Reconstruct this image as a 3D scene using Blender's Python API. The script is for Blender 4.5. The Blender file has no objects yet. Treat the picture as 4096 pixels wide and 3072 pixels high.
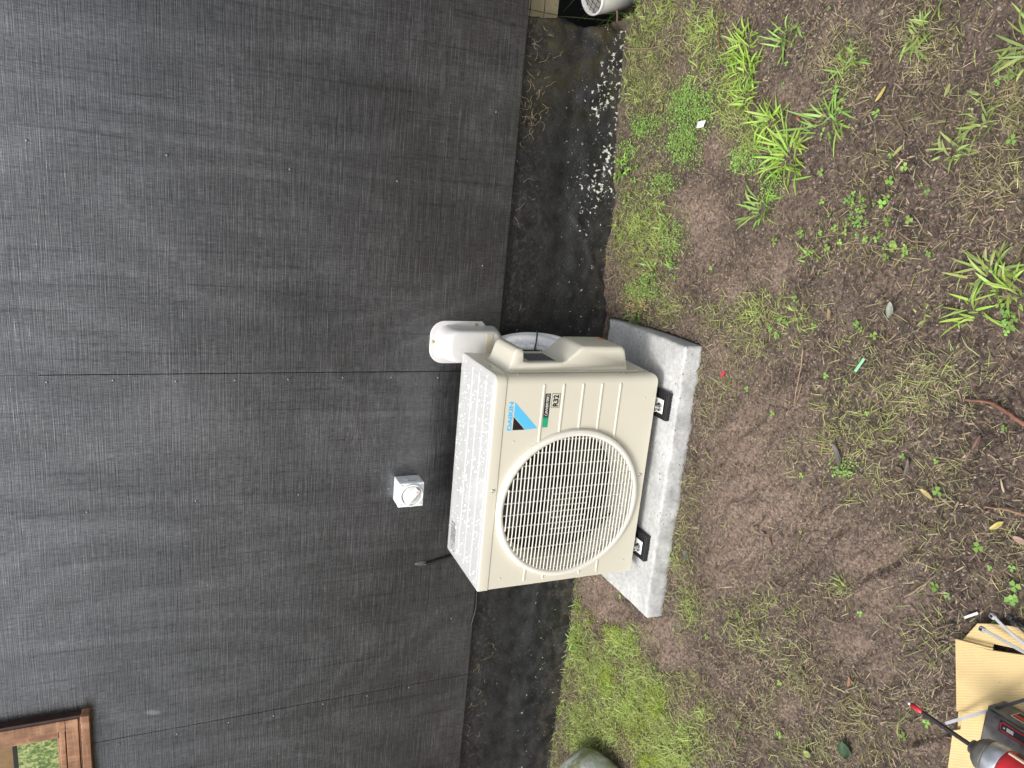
import bpy, math, random
import numpy as np
from mathutils import Matrix, Vector
random.seed(7); RNG = np.random.default_rng(11)
PI = math.pi
sc = bpy.context.scene
COL = sc.collection

# ---------------------------------------------------------------- camera, world, sun, exposure
CAMP = np.array([0.40367854, -2.26873001, 1.43765571]); F = 2974.1
R = np.array([[0.09454624, -0.39163706, -0.91524938], [-0.96261036, -0.270401, 0.01626646], [-0.25385489, 0.8794906, -0.40255929]])
cd = bpy.data.cameras.new('camera'); cam = bpy.data.objects.new('camera', cd); COL.objects.link(cam)
cd.sensor_width = 36; cd.lens = F / 4096 * 36; cd.clip_start = 0.02; cd.clip_end = 500
M = Matrix(((R[0][0], -R[1][0], -R[2][0]), (R[0][1], -R[1][1], -R[2][1]), (R[0][2], -R[1][2], -R[2][2])))
cam.matrix_world = Matrix.Translation(Vector(CAMP)) @ M.to_4x4()
sc.camera = cam
SUN_EL, SUN_AZ = 58.0, 205.0     # light comes from the garden side, slightly from the left
world = bpy.data.worlds.new('World'); sc.world = world; world.use_nodes = True
nt = world.node_tree; bg = nt.nodes['Background']
sky = nt.nodes.new('ShaderNodeTexSky'); sky.sky_type = 'NISHITA'; sky.sun_disc = False
sky.sun_elevation = math.radians(SUN_EL); sky.sun_rotation = math.radians(SUN_AZ)
sky.air_density = 1.0; sky.dust_density = 4.0; sky.ozone_density = 0.6
hs = nt.nodes.new('ShaderNodeHueSaturation'); hs.inputs['Saturation'].default_value = .45
nt.links.new(sky.outputs[0], hs.inputs['Color']); nt.links.new(hs.outputs[0], bg.inputs[0]); bg.inputs[1].default_value = 0.15
sl = bpy.data.lights.new('sun', 'SUN'); sl.energy = 1.5; sl.angle = math.radians(16); sl.color = (1, .975, .93)
so = bpy.data.objects.new('sun', sl); COL.objects.link(so)
az = math.radians(SUN_AZ); el = math.radians(SUN_EL)
sd = Vector((math.sin(az) * math.cos(el), math.cos(az) * math.cos(el), math.sin(el)))
so.rotation_euler = (-sd).to_track_quat('-Z', 'Y').to_euler()
sc.view_settings.view_transform = 'Standard'; sc.view_settings.look = 'None'
sc.view_settings.exposure = 0.6; sc.view_settings.gamma = 1

# ---------------------------------------------------------------- where a point of the place lies
def on(u, v, axis, val):
    r = R.T @ np.array([(u - 2048) / F, (v - 1536) / F, 1.0]); t = (val - CAMP[axis]) / r[axis]
    return CAMP + t * r
def gp(u, v, z=0.0): return on(u, v, 2, z)
def wp(u, v, y=0.0): return on(u, v, 1, y)

# ---------------------------------------------------------------- node materials
def mat(name, base=(.5, .5, .5), rough=.5, metal=0.0, spec=.5):
    m = bpy.data.materials.new(name); m.use_nodes = True
    b = m.node_tree.nodes['Principled BSDF']
    b.inputs['Base Color'].default_value = (*base, 1); b.inputs['Roughness'].default_value = rough
    b.inputs['Metallic'].default_value = metal; b.inputs['Specular IOR Level'].default_value = spec
    return m
class N:
    def __init__(s, m):
        s.t = m.node_tree; s.b = s.t.nodes['Principled BSDF']
    def new(s, k, **kw):
        n = s.t.nodes.new(k)
        for a, v in kw.items(): setattr(n, a, v)
        return n
    def link(s, a, b): s.t.links.new(a, b)
    def co(s, scale=(1, 1, 1), rot=(0, 0, 0), kind='Object', loc=(0, 0, 0)):
        tc = s.new('ShaderNodeTexCoord'); mp = s.new('ShaderNodeMapping')
        mp.inputs['Scale'].default_value = scale; mp.inputs['Rotation'].default_value = rot; mp.inputs['Location'].default_value = loc
        s.link(tc.outputs[kind], mp.inputs[0]); return mp.outputs[0]
    def noise(s, scale, detail=4, rough=.55, vec=None, dist=0.0):
        n = s.new('ShaderNodeTexNoise'); n.inputs['Scale'].default_value = scale; n.inputs['Detail'].default_value = detail
        n.inputs['Roughness'].default_value = rough; n.inputs['Distortion'].default_value = dist
        if vec is None: vec = s.co()
        s.link(vec, n.inputs['Vector']); return n.outputs['Fac']
    def ramp(s, fac, stops):
        r = s.new('ShaderNodeValToRGB'); el = r.color_ramp.elements
        while len(el) < len(stops): el.new(.5)
        for e, (p, c) in zip(el, stops):
            e.position = p; e.color = (*c, 1) if len(c) == 3 else c
        s.link(fac, r.inputs[0]); return r.outputs[0]
    def g(s, fac, a, b): return s.ramp(fac, [(a, (0, 0, 0)), (b, (1, 1, 1))])
    def math(s, op, a, b=0.0, clamp=False):
        n = s.new('ShaderNodeMath', operation=op); n.use_clamp = clamp
        for i, x in enumerate((a, b)):
            if isinstance(x, (int, float)): n.inputs[i].default_value = x
            else: s.link(x, n.inputs[i])
        return n.outputs[0]
    def mix(s, fac, a, b, mode='MIX'):
        n = s.new('ShaderNodeMix', data_type='RGBA', blend_type=mode)
        for i, x in ((0, fac), (6, a), (7, b)):
            if isinstance(x, (int, float)): n.inputs[i].default_value = x
            elif isinstance(x, tuple): n.inputs[i].default_value = (*x, 1)
            else: s.link(x, n.inputs[i])
        return n.outputs[2]
    def bump(s, h, strength=.5, dist=.001, normal=None):
        n = s.new('ShaderNodeBump'); n.inputs['Strength'].default_value = strength; n.inputs['Distance'].default_value = dist
        s.link(h, n.inputs['Height'])
        if normal is not None: s.link(normal, n.inputs['Normal'])
        return n.outputs[0]
    def smudge(s, x, z, rx, rz, ang=0.0):
        # soft elliptical patch mask around a point of the wall
        v = s.co(kind='Object'); sub = s.new('ShaderNodeVectorMath', operation='SUBTRACT'); s.link(v, sub.inputs[0]); sub.inputs[1].default_value = (x, 0, z)
        mp = s.new('ShaderNodeVectorRotate', rotation_type='Y_AXIS'); s.link(sub.outputs[0], mp.inputs['Vector']); mp.inputs['Angle'].default_value = ang
        sp = s.new('ShaderNodeVectorMath', operation='MULTIPLY'); s.link(mp.outputs[0], sp.inputs[0]); sp.inputs[1].default_value = (1 / rx, 0, 1 / rz)
        ln = s.new('ShaderNodeVectorMath', operation='LENGTH'); s.link(sp.outputs[0], ln.inputs[0])
        return s.math('SUBTRACT', 1.0, ln.outputs['Value'], True)
    def col(s, c): s.link(c, s.b.inputs['Base Color'])
    def nrm(s, n): s.link(n, s.b.inputs['Normal'])
    def rgh(s, r): s.link(r, s.b.inputs['Roughness'])

def simple(name, base, rough=.5, metal=0., spec=.5, vary=.12, scale=30, bump=0., bscale=200, dirt=0.):
    m = mat(name, base, rough, metal, spec); n = N(m)
    f = n.noise(scale, 5)
    lo = tuple(c * (1 - vary) for c in base); hi = tuple(min(1, c * (1 + vary)) for c in base)
    c = n.ramp(f, [(.3, lo), (.7, hi)])
    if dirt:
        d = n.g(n.noise(scale * 4, 8, .7), .62, .72)
        c = n.mix(n.math('MULTIPLY', d, dirt), c, (.05, .042, .03))
    n.col(c)
    if bump: n.nrm(n.bump(n.noise(bscale, 4), bump, .001))
    return m

# --- stained band-sawn plywood
m_wall = mat('black_stained_plywood', (.03, .03, .033), .42, 0, .75); m_wall.node_tree.nodes['Principled BSDF'].inputs['IOR'].default_value = 2.08; m_wall.node_tree.nodes['Principled BSDF'].inputs['Specular Tint'].default_value = (.95, .97, 1, 1); n = N(m_wall)
l1 = n.noise(1, 4, .65, n.co((4.5, 1, 230))); l2 = n.noise(1, 2, .5, n.co((11, 1, 520), loc=(3, 0, 9)))
v1 = n.noise(1, 5, .65, n.co((75, 1, 2.4), rot=(0, .05, 0), loc=(1, 0, 4)), .6); v2 = n.noise(1, 3, .6, n.co((330, 1, 40)))
cl = n.noise(2.2, 5, .6, n.co((1, 1, .6)), .9)
ring = n.math('SINE', n.math('MULTIPLY', n.noise(1, 1, .4, n.co((1.9, 1, .75), loc=(4, 0, 7)), .4), 75.0))
lines = n.math('ADD', n.math('MULTIPLY', l1, .6), n.math('MULTIPLY', l2, .4))
c = n.ramp(lines, [(.34, (.004, .004, .005)), (.52, (.013, .013, .015)), (.68, (.044, .044, .048))])
c = n.mix(.8, c, n.ramp(v1, [(.30, (.50, .50, .51)), (.43, (.92, .92, .92)), (.72, (1.25, 1.25, 1.25))]), 'MULTIPLY')
c = n.mix(.5, c, n.ramp(v2, [(.32, (.6, .6, .6)), (.68, (1.4, 1.4, 1.4))]), 'MULTIPLY')
c = n.mix(.6, c, n.ramp(cl, [(.3, (.68, .70, .74)), (.7, (1.35, 1.31, 1.30))]), 'MULTIPLY')
c = n.mix(.35, c, n.ramp(ring, [(.0, (.74, .74, .74)), (.8, (1.05, 1.05, 1.07)), (1, (1.45, 1.43, 1.45))]), 'MULTIPLY')
sm = None
for (u, v, rx, rz, a) in [(1388, 1740, .07, .05, .3), (1420, 1700, .06, .03, .1), (1480, 1760, .05, .06, .2), (1440, 1830, .07, .05, .5), (300, 2815, .05, .06, 1.2), (395, 2800, .03, .05, .8),
                          (1310, 1580, .03, .03, 0), (830, 2335, .02, .09, -.35), (1400, 2385, .015, .05, -.3), (1900, 1420, .02, .02, 0), (1695, 320, .01, .04, .1), (1350, 2260, .02, .06, -.4), (1260, 2560, .04, .05, 0), (1740, 2450, .03, .10, .3), (1040, 1815, .015, .06, -.4), (700, 1900, .05, .04, 0), (1230, 1850, .07, .05, 0)]:
    p = wp(u, v); q = n.smudge(p[0], p[2], rx, rz, a)
    sm = q if sm is None else n.math('ADD', sm, q, True)
scr = n.g(n.noise(1, 6, .75, n.co((22, 1, 200), loc=(0, 0, 3)), .5), .50, .70)
c = n.mix(n.math('MULTIPLY', n.math('MULTIPLY', n.math('POWER', sm, 1.5), scr, True), .42), c, (.36, .355, .35))
sp_ = n.smudge(*[float(t) for t in (wp(612, 2850)[0], wp(612, 2850)[2])], .012, .03, -.25)
c = n.mix(n.math('MULTIPLY', n.g(sp_, .05, .6), .30), c, (.35, .36, .38))
# dark wet flecks low on the wall
wet = n.math('MULTIPLY', n.g(n.noise(1, 3, .5, n.co((34, 1, 16), rot=(0, .35, 0))), .66, .70), n.smudge(.3, .66, .9, .22))
c = n.mix(n.math('MULTIPLY', wet, 1.6, True), c, (.008, .008, .009))
n.col(c)
n.rgh(n.math('ADD', n.math('MULTIPLY', cl, .22), n.math('MULTIPLY', lines, .42)))
spl = n.math('MULTIPLY', n.ramp(v1, [(.30, (.66,) * 3), (.44, (.88,) * 3), (.70, (1,) * 3)]), n.ramp(v2, [(.35, (.6,) * 3), (.65, (1,) * 3)]))
spl = n.math('MULTIPLY', spl, n.ramp(ring, [(0, (.87,) * 3), (1, (1.0,) * 3)]))
n.link(n.math('MULTIPLY', spl, n.ramp(cl, [(.32, (.74,) * 3), (.68, (1,) * 3)])), n.b.inputs['Specular IOR Level'])
hgt = n.math('ADD', n.math('MULTIPLY', lines, 1.0), n.math('ADD', n.math('MULTIPLY', v1, .45), n.math('MULTIPLY', v2, .25)))
n.nrm(n.bump(hgt, .8, .0017))

# --- bitumen painted footing
m_bit = mat('bitumen_paint', (.012, .012, .013), .38); n = N(m_bit)
b1 = n.noise(16, 8, .65); b2 = n.noise(140, 4, .6)
c = n.ramp(b1, [(.3, (.005, .005, .006)), (.7, (.020, .020, .021))])
sx = n.new('ShaderNodeSeparateXYZ'); n.link(n.co(), sx.inputs[0])
zz = sx.outputs['Z']; xx = sx.outputs['X']
dust = n.math('MULTIPLY', n.g(n.noise(60, 8, .75), .50, .66), n.math('MULTIPLY', n.math('SUBTRACT', zz, .30), 4.5, True), True)
c = n.mix(n.math('MULTIPLY', dust, .55), c, (.16, .14, .11))
moss = n.math('MULTIPLY', n.g(n.noise(9, 6, .7), .42, .6), n.math('MULTIPLY', n.math('SUBTRACT', xx, .55), 3.0, True), True)
c = n.mix(n.math('MULTIPLY', moss, .5), c, (.060, .050, .020))
low = n.math('MULTIPLY', n.g(n.noise(22, 6, .7), .45, .62), n.math('MULTIPLY', n.math('SUBTRACT', .17, zz), 9.0, True), True)
c = n.mix(n.math('MULTIPLY', low, .7), c, (.075, .062, .045))
fl = n.noise(75, 5, .66, n.co((1, 1, 1), loc=(2, 0, 1)), .3)
fz = n.math('MULTIPLY', n.math('SUBTRACT', .300, zz), 9.0, True)
cl2 = n.g(n.noise(6, 2, .5, n.co(loc=(5, 0, 0))), .30, .58)
fx = n.math('MULTIPLY', n.math('ADD', xx, .15), 1.6, True)
fx = n.math('MULTIPLY', fx, n.math('MULTIPLY', cl2, fz, True))
fx = n.math('MAXIMUM', fx, n.math('MULTIPLY', fz, .30))
thr = n.math('SUBTRACT', n.math('ADD', fl, n.math('MULTIPLY', fx, .160)), .713)
flk = n.math('MULTIPLY', thr, 60.0, True)
c = n.mix(flk, c, (.56, .55, .49))
sp2 = n.g(n.noise(230, 2, .5, n.co(loc=(1, 2, 3))), .71, .74)
c = n.mix(n.math('MULTIPLY', sp2, .45), c, (.45, .43, .38))
n.col(c); n.rgh(n.ramp(b1, [(.3, (.32,) * 3), (.7, (.58,) * 3)]))
n.nrm(n.bump(b2, .8, .0022, n.bump(b1, .5, .005)))

# --- soil
m_soil = mat('garden_soil', (.08, .06, .045), .82, 0, .35); n = N(m_soil)
at = n.new('ShaderNodeAttribute', attribute_name='bare'); aw = n.new('ShaderNodeAttribute', attribute_name='green')
s1 = n.noise(9, 8, .65); s2 = n.noise(110, 6, .7); s3 = n.noise(420, 3, .6)
c = n.ramp(s1, [(.3, (.086, .063, .049)), (.7, (.182, .136, .104))])
cb = n.ramp(n.noise(14, 6, .6), [(.3, (.205, .148, .114)), (.7, (.31, .230, .178))])
c = n.mix(at.outputs['Fac'], c, cb)
c = n.mix(.75, c, n.ramp(s2, [(.38, (.20, .19, .19)), (.49, (.85, .85, .85)), (.64, (1.75, 1.7, 1.63))]), 'MULTIPLY')
c = n.mix(n.math('MULTIPLY', n.g(s3, .66, .72), .6), c, (.30, .25, .19))
c = n.mix(n.math('MULTIPLY', aw.outputs['Fac'], .55), c, (.050, .062, .018))
n.col(c); n.nrm(n.bump(s3, .8, .0022, n.bump(s2, 1.0, .010)))

# --- concrete
m_conc = mat('cast_concrete', (.5, .5, .48), .8, 0, .3); n = N(m_conc)
a = n.noise(7, 7, .6); b = n.noise(75, 7, .75)
c = n.ramp(a, [(.3, (.36, .365, .355)), (.7, (.56, .565, .55))])
c = n.mix(.6, c, n.ramp(b, [(.36, (.62, .62, .62)), (.50, (.98, .98, .98)), (.65, (1.22, 1.22, 1.22))]), 'MULTIPLY')
pit = n.new('ShaderNodeTexVoronoi'); pit.inputs['Scale'].default_value = 60; n.link(n.co(), pit.inputs['Vector'])
pm = n.math('MULTIPLY', n.math('LESS_THAN', pit.outputs['Distance'], .17), n.g(n.noise(14, 3), .52, .56))
c = n.mix(n.math('MULTIPLY', pm, .8), c, (.10, .095, .085))
st = n.g(n.noise(5, 5, .6, n.co(loc=(3, 1, 0))), .57, .72)
c = n.mix(n.math('MULTIPLY', st, .35), c, (.27, .22, .16))
n.col(c); n.nrm(n.bump(pm, -.6, .003, n.bump(b, .4, .0015)))

m_cream = simple('cream_powder_coat', (.635, .605, .495), .34, vary=.02, scale=6)
m_creamp = simple('cream_moulded_plastic', (.645, .62, .515), .42, vary=.02, scale=6)
m_top = simple('wet_cream_sky_sheen', (.53, .535, .52), .17, vary=.03, scale=9); m_top.node_tree.nodes['Principled BSDF'].inputs['IOR'].default_value = 1.65  # wet cream lid paint, cool sky reflection mixed into its colour
m_grille = simple('grille_plastic', (.74, .72, .64), .38, vary=.02)
m_white = simple('white_plastic', (.63, .62, .605), .35, vary=.025, scale=10, dirt=.06)
m_whited = simple('weathered_white_pvc', (.66, .64, .58), .5, vary=.1, scale=20, dirt=.85)
m_sw = simple('switch_plastic', (.74, .77, .78), .33, vary=.02)
m_grey = simple('sticker_grey', (.20, .215, .23), .45, vary=.1)
m_black = simple('black_rubber', (.012, .012, .014), .5, vary=.2)
m_blackp = simple('black_plastic', (.018, .018, .02), .4, vary=.3, scale=80)
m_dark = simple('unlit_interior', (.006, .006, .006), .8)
m_fan = simple('fan_plastic', (.028, .028, .03), .35)
m_metal = simple('zinc_steel', (.55, .55, .54), .3, 1.0)
m_brass = simple('brass_screw_metal', (.50, .38, .16), .35, 1.0)
m_blue = simple('logo_blue', (.10, .50, .80), .4, vary=.01)
m_ink = simple('black_ink', (.012, .012, .014), .4)
m_green = simple('badge_green', (.02, .36, .18), .4, vary=.01)
m_lab = simple('label_stock', (.68, .66, .60), .5)
m_orange = simple('orange_mark', (.75, .22, .05), .5)
m_tan = simple('tan_shroud', (.56, .50, .38), .5, vary=.03)
m_bracket = simple('bracket_steel', (.72, .72, .68), .35, .2, vary=.05)
m_nail = simple('stained_screw_head', (.16, .16, .17), .3, .6)
m_red = simple('red_moulded_plastic', (.55, .025, .035), .35, vary=.1, scale=60)
m_dusty = simple('dusty_black_plastic', (.115, .108, .098), .6, vary=.5, scale=50)
m_sil = simple('cast_aluminium', (.45, .47, .50), .42, .7, vary=.2, scale=60)
m_tie = simple('grey_nylon', (.42, .42, .44), .35)
m_tied = simple('dark_nylon', (.03, .03, .034), .35)
m_sealant = simple('grey_sealant', (.07, .07, .075), .4)
m_stone = mat('mossy_stone', (.2, .2, .18), .75); n = N(m_stone)
c = n.ramp(n.noise(7, 6, .6), [(.38, (.24, .22, .16)), (.48, (.30, .33, .20)), (.56, (.60, .64, .60))])
c = n.mix(n.g(n.noise(5, 4, .6, n.co(loc=(4, 2, 1))), .5, .62), c, (.34, .36, .14)); sxy = n.new('ShaderNodeSeparateXYZ'); n.link(n.co(), sxy.inputs[0]); br = n.math('MULTIPLY', n.math('SUBTRACT', n.math('MULTIPLY', sxy.outputs['Y'], -1.0), n.math('SUBTRACT', n.math('MULTIPLY', n.noise(6, 4), .16), .07)), 22.0, True)
c = n.mix(n.math('MULTIPLY', br, .85), c, (.19, .155, .115)); c = n.mix(n.math('MULTIPLY', br, n.g(n.noise(9, 4, .6, n.co(loc=(1, 1, 1))), .5, .6)), c, (.22, .25, .08)); n.col(c); n.nrm(n.bump(n.noise(14, 6), .7, .02))
m_card = mat('corrugated_cardboard', (.55, .40, .19), .85, 0, .2); n = N(m_card)
wv = n.new('ShaderNodeTexWave'); wv.inputs['Scale'].default_value = 62; wv.inputs['Distortion'].default_value = 1.2
wv.inputs['Detail'].default_value = 2; n.link(n.co(rot=(0, 0, -.62)), wv.inputs['Vector'])
wm = n.math('MULTIPLY', wv.outputs['Fac'], n.g(n.noise(14, 3), .40, .66))
c = n.mix(wm, (.66, .50, .25), (.55, .41, .20)); c = n.mix(.5, c, n.ramp(n.noise(6, 5), [(.3, (.85, .85, .85)), (.7, (1.1, 1.1, 1.1))]), 'MULTIPLY')
c = n.mix(n.g(n.noise(120, 3), .72, .75), c, (.14, .10, .06)); n.col(c)
n.nrm(n.bump(wv.outputs['Fac'], .25, .001))
m_wood = mat('varnished_cedar', (.35, .15, .07), .35); n = N(m_wood)
wg = n.noise(1, 6, .65, n.co((90, 20, 6)), .8); wg2 = n.noise(1, 4, .6, n.co((5, 20, 100)), .8)
wg3 = n.noise(14, 5, .65)
c = n.ramp(n.math('ADD', n.math('MULTIPLY', n.math('MAXIMUM', wg, wg2), .45), n.math('MULTIPLY', wg3, .55)), [(.38, (.13, .058, .030)), (.52, (.27, .135, .070)), (.64, (.46, .26, .145))]); n.col(c)
m_tile = simple('yellow_board', (.42, .36, .22), .8, vary=.25, scale=14, dirt=.5)
m_liner = mat('leafy_green_pattern', (.2, .3, .1), .8); n = N(m_liner)
c = n.ramp(n.noise(70, 5, .75, n.co((1, 1, .7)), 1.2), [(.38, (.09, .20, .03)), (.5, (.34, .52, .10)), (.58, (.95, 1.0, .40))]); n.col(c)
m_curt = simple('tan_curtain', (.52, .30, .10), .8, vary=.2)

def leafmat(name, attr='Col', rough=.5, trans=.28):
    m = mat(name, (.1, .2, .05), rough); n = N(m)
    a = n.new('ShaderNodeAttribute', attribute_name=attr); n.col(a.outputs['Color'])
    tr = n.new('ShaderNodeBsdfTranslucent'); n.link(a.outputs['Color'], tr.inputs[0])
    mx = n.new('ShaderNodeMixShader'); mx.inputs[0].default_value = trans
    out = n.t.nodes['Material Output']; n.link(n.b.outputs[0], mx.inputs[1]); n.link(tr.outputs[0], mx.inputs[2]); n.link(mx.outputs[0], out.inputs[0])
    return m
m_leaf = leafmat('foliage'); m_lit = leafmat('dead_plant_matter', trans=.0, rough=.7)
def glassmat():
    m = bpy.data.materials.new('window_glass'); m.use_nodes = True; t = m.node_tree; t.nodes.clear()
    o = t.nodes.new('ShaderNodeOutputMaterial'); a = t.nodes.new('ShaderNodeBsdfTransparent'); b = t.nodes.new('ShaderNodeBsdfGlossy'); b.inputs['Roughness'].default_value = .02
    x = t.nodes.new('ShaderNodeMixShader'); f = t.nodes.new('ShaderNodeFresnel'); f.inputs[0].default_value = 1.28
    t.links.new(f.outputs[0], x.inputs[0]); t.links.new(a.outputs[0], x.inputs[1]); t.links.new(b.outputs[0], x.inputs[2]); t.links.new(x.outputs[0], o.inputs[0]); return m
m_glass = glassmat()
m_drop = mat('rain_water', (.93, .95, .97), .04, 0, 1.0); m_drop.node_tree.nodes['Principled BSDF'].inputs['Transmission Weight'].default_value = .35; m_drop.node_tree.nodes['Principled BSDF'].inputs['IOR'].default_value = 1.33
m_sleeve = mat('white_woven_sleeve', (.72, .74, .76), .5); n = N(m_sleeve)
w1 = n.new('ShaderNodeTexWave', bands_direction='Z'); w1.inputs['Scale'].default_value = 75; n.link(n.co(), w1.inputs['Vector'])
n.col(n.mix(w1.outputs['Fac'], (.80, .82, .85), (.93, .93, .94))); n.nrm(n.bump(w1.outputs['Fac'], .6, .0015))

# ---------------------------------------------------------------- object helpers
def tag(o, label=None, cat=None, group=None, kind=None):
    if label: o['label'] = label
    if cat: o['category'] = cat
    if group: o['group'] = group
    if kind: o['kind'] = kind
    return o
def thing(name, label, cat, loc=(0, 0, 0), rz=0.0, group=None):
    o = bpy.data.objects.new(name, None); COL.objects.link(o); o.location = loc; o.rotation_euler = (0, 0, rz); o.empty_display_size = .05
    return tag(o, label, cat, group)
class MB:
    def __init__(s): s.v = []; s.f = []; s.m = []; s.mats = []
    def mi(s, m):
        if m is None: return 0
        if m not in s.mats: s.mats.append(m)
        return s.mats.index(m)
    def add(s, vs, fs, m=None):
        k = len(s.v); s.v += [tuple(p) for p in vs]; i = s.mi(m)
        for f in fs: s.f.append(tuple(k + a for a in f)); s.m.append(i)
        return s
    def box(s, a, b, m=None):
        (x0, y0, z0), (x1, y1, z1) = a, b
        return s.add([(x0, y0, z0), (x1, y0, z0), (x1, y1, z0), (x0, y1, z0), (x0, y0, z1), (x1, y0, z1), (x1, y1, z1), (x0, y1, z1)],
                     [(0, 3, 2, 1), (4, 5, 6, 7), (0, 1, 5, 4), (1, 2, 6, 5), (2, 3, 7, 6), (3, 0, 4, 7)], m)
    def loft(s, rings, m=None, cap0=True, cap1=True, closed=True):
        n = len(rings[0]); vs = [p for r in rings for p in r]; fs = []
        for i in range(len(rings) - 1):
            for j in range(n if closed else n - 1):
                a = i * n + j; b = i * n + (j + 1) % n; fs.append((a, b, b + n, a + n))
        if cap0: fs.append(tuple(reversed(range(n))))
        if cap1: fs.append(tuple(range((len(rings) - 1) * n, len(rings) * n)))
        return s.add(vs, fs, m)
    def prism(s, poly, axis, a, b, m=None):
        def P(p, t):
            return {'x': (t, p[0], p[1]), 'y': (p[0], t, p[1]), 'z': (p[0], p[1], t)}[axis]
        return s.loft([[P(p, a) for p in poly], [P(p, b) for p in poly]], m)
    def tube(s, path, r, seg=10, m=None, caps=True):
        rings = []; path = [Vector(p) for p in path]; up = None
        for i, p in enumerate(path):
            d = (path[min(i + 1, len(path) - 1)] - path[max(i - 1, 0)]).normalized()
            if up is None: up = d.orthogonal().normalized()
            else: up = (up - d * up.dot(d)).normalized()
            sd_ = d.cross(up); rr = r[i] if isinstance(r, (list, tuple)) else r
            rings.append([tuple(p + (up * math.cos(t) + sd_ * math.sin(t)) * rr) for t in [2 * PI * k / seg for k in range(seg)]])
        return s.loft(rings, m, caps, caps)
    def lathe(s, c, ax, prof, seg=24, m=None, caps=True):
        ax = Vector(ax).normalized(); c = Vector(c); up = ax.orthogonal().normalized(); sd_ = ax.cross(up)
        return s.loft([[tuple(c + ax * h + (up * math.cos(t) + sd_ * math.sin(t)) * r) for t in [2 * PI * k / seg for k in range(seg)]] for r, h in prof], m, caps, caps)
    def build(s, name, m=None, parent=None, smooth=False, bevel=0.0, bseg=2, loc=None, rot=None):
        me = bpy.data.meshes.new(name); me.from_pydata(s.v, [], s.f); o = bpy.data.objects.new(name, me); COL.objects.link(o)
        for x in (s.mats if s.mats else [m]): me.materials.append(x)
        if s.mats: me.polygons.foreach_set('material_index', s.m)
        import bmesh
        bm = bmesh.new(); bm.from_mesh(me); bmesh.ops.recalc_face_normals(bm, faces=bm.faces); bm.to_mesh(me); bm.free()
        if smooth: me.shade_smooth() if smooth is True else me.shade_smooth()
        if bevel:
            b = o.modifiers.new('bevel', 'BEVEL'); b.width = bevel; b.segments = bseg; b.limit_method = 'ANGLE'; b.angle_limit = math.radians(35); b.harden_normals = False
            me.shade_smooth()
        if smooth == 'auto' or bevel:
            w = o.modifiers.new('wn', 'WEIGHTED_NORMAL'); w.keep_sharp = False
        if parent is not None: o.parent = parent
        if loc is not None: o.location = loc
        if rot is not None: o.rotation_euler = rot
        return o
def arr_mesh(name, verts, quads, m, cols=None, attrs=None, parent=None, smooth=False):
    me = bpy.data.meshes.new(name); nv = len(verts); nf, k = quads.shape
    me.vertices.add(nv); me.vertices.foreach_set('co', np.asarray(verts, np.float32).ravel())
    me.loops.add(nf * k); me.loops.foreach_set('vertex_index', np.asarray(quads, np.int32).ravel())
    me.polygons.add(nf); me.polygons.foreach_set('loop_start', np.arange(0, nf * k, k, dtype=np.int32)); me.polygons.foreach_set('loop_total', np.full(nf, k, np.int32))
    me.update(calc_edges=True)
    if cols is not None:
        a = me.color_attributes.new('Col', 'FLOAT_COLOR', 'POINT'); a.data.foreach_set('color', np.concatenate([cols, np.ones((nv, 1))], 1).astype(np.float32).ravel())
    for nm, val in (attrs or {}).items():
        a = me.attributes.new(nm, 'FLOAT', 'POINT'); a.data.foreach_set('value', np.asarray(val, np.float32))
    me.materials.append(m); me.validate()
    if smooth: me.shade_smooth()
    o = bpy.data.objects.new(name, me); COL.objects.link(o)
    if parent is not None: o.parent = parent
    return o
def rrect(x0, z0, x1, z1, r, seg=5):
    if not isinstance(r, (list, tuple)): r = [r] * 4     # bl, br, tr, tl
    pts = []
    for (cx, cz, a0, rr) in ((x0 + r[0], z0 + r[0], PI, r[0]), (x1 - r[1], z0 + r[1], 1.5 * PI, r[1]), (x1 - r[2], z1 - r[2], 0, r[2]), (x0 + r[3], z1 - r[3], .5 * PI, r[3])):
        for k in range(seg + 1):
            t = a0 + .5 * PI * k / seg; pts.append((cx + rr * math.cos(t), cz + rr * math.sin(t)))
    return pts
def text_mesh(s, size, m, name, parent, loc, width=None, shear=0.0, bold=0.0, ext=.0003, rot=(PI / 2, 0, 0), height=None):
    cu = bpy.data.curves.new(name, 'FONT'); cu.body = s; cu.size = size; cu.extrude = ext; cu.offset = bold; cu.shear = shear; cu.resolution_u = 4
    t = bpy.data.objects.new(name, cu); COL.objects.link(t); bpy.context.view_layer.update()
    me = bpy.data.meshes.new_from_object(t); bpy.data.objects.remove(t); me.name = name
    o = bpy.data.objects.new(name, me); COL.objects.link(o); me.materials.clear(); me.materials.append(m)
    co = np.zeros(len(me.vertices) * 3, np.float32); me.vertices.foreach_get('co', co); co = co.reshape(-1, 3)
    mn, mx = co.min(0), co.max(0); co[:, 0] -= mn[0]; co[:, 1] -= mn[1]
    if width: co[:, 0] *= width / (mx[0] - mn[0])
    if height: co[:, 1] *= height / (mx[1] - mn[1])
    me.vertices.foreach_set('co', co.ravel()); me.update()
    o.parent = parent; o.location = loc; o.rotation_euler = rot
    return o

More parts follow.
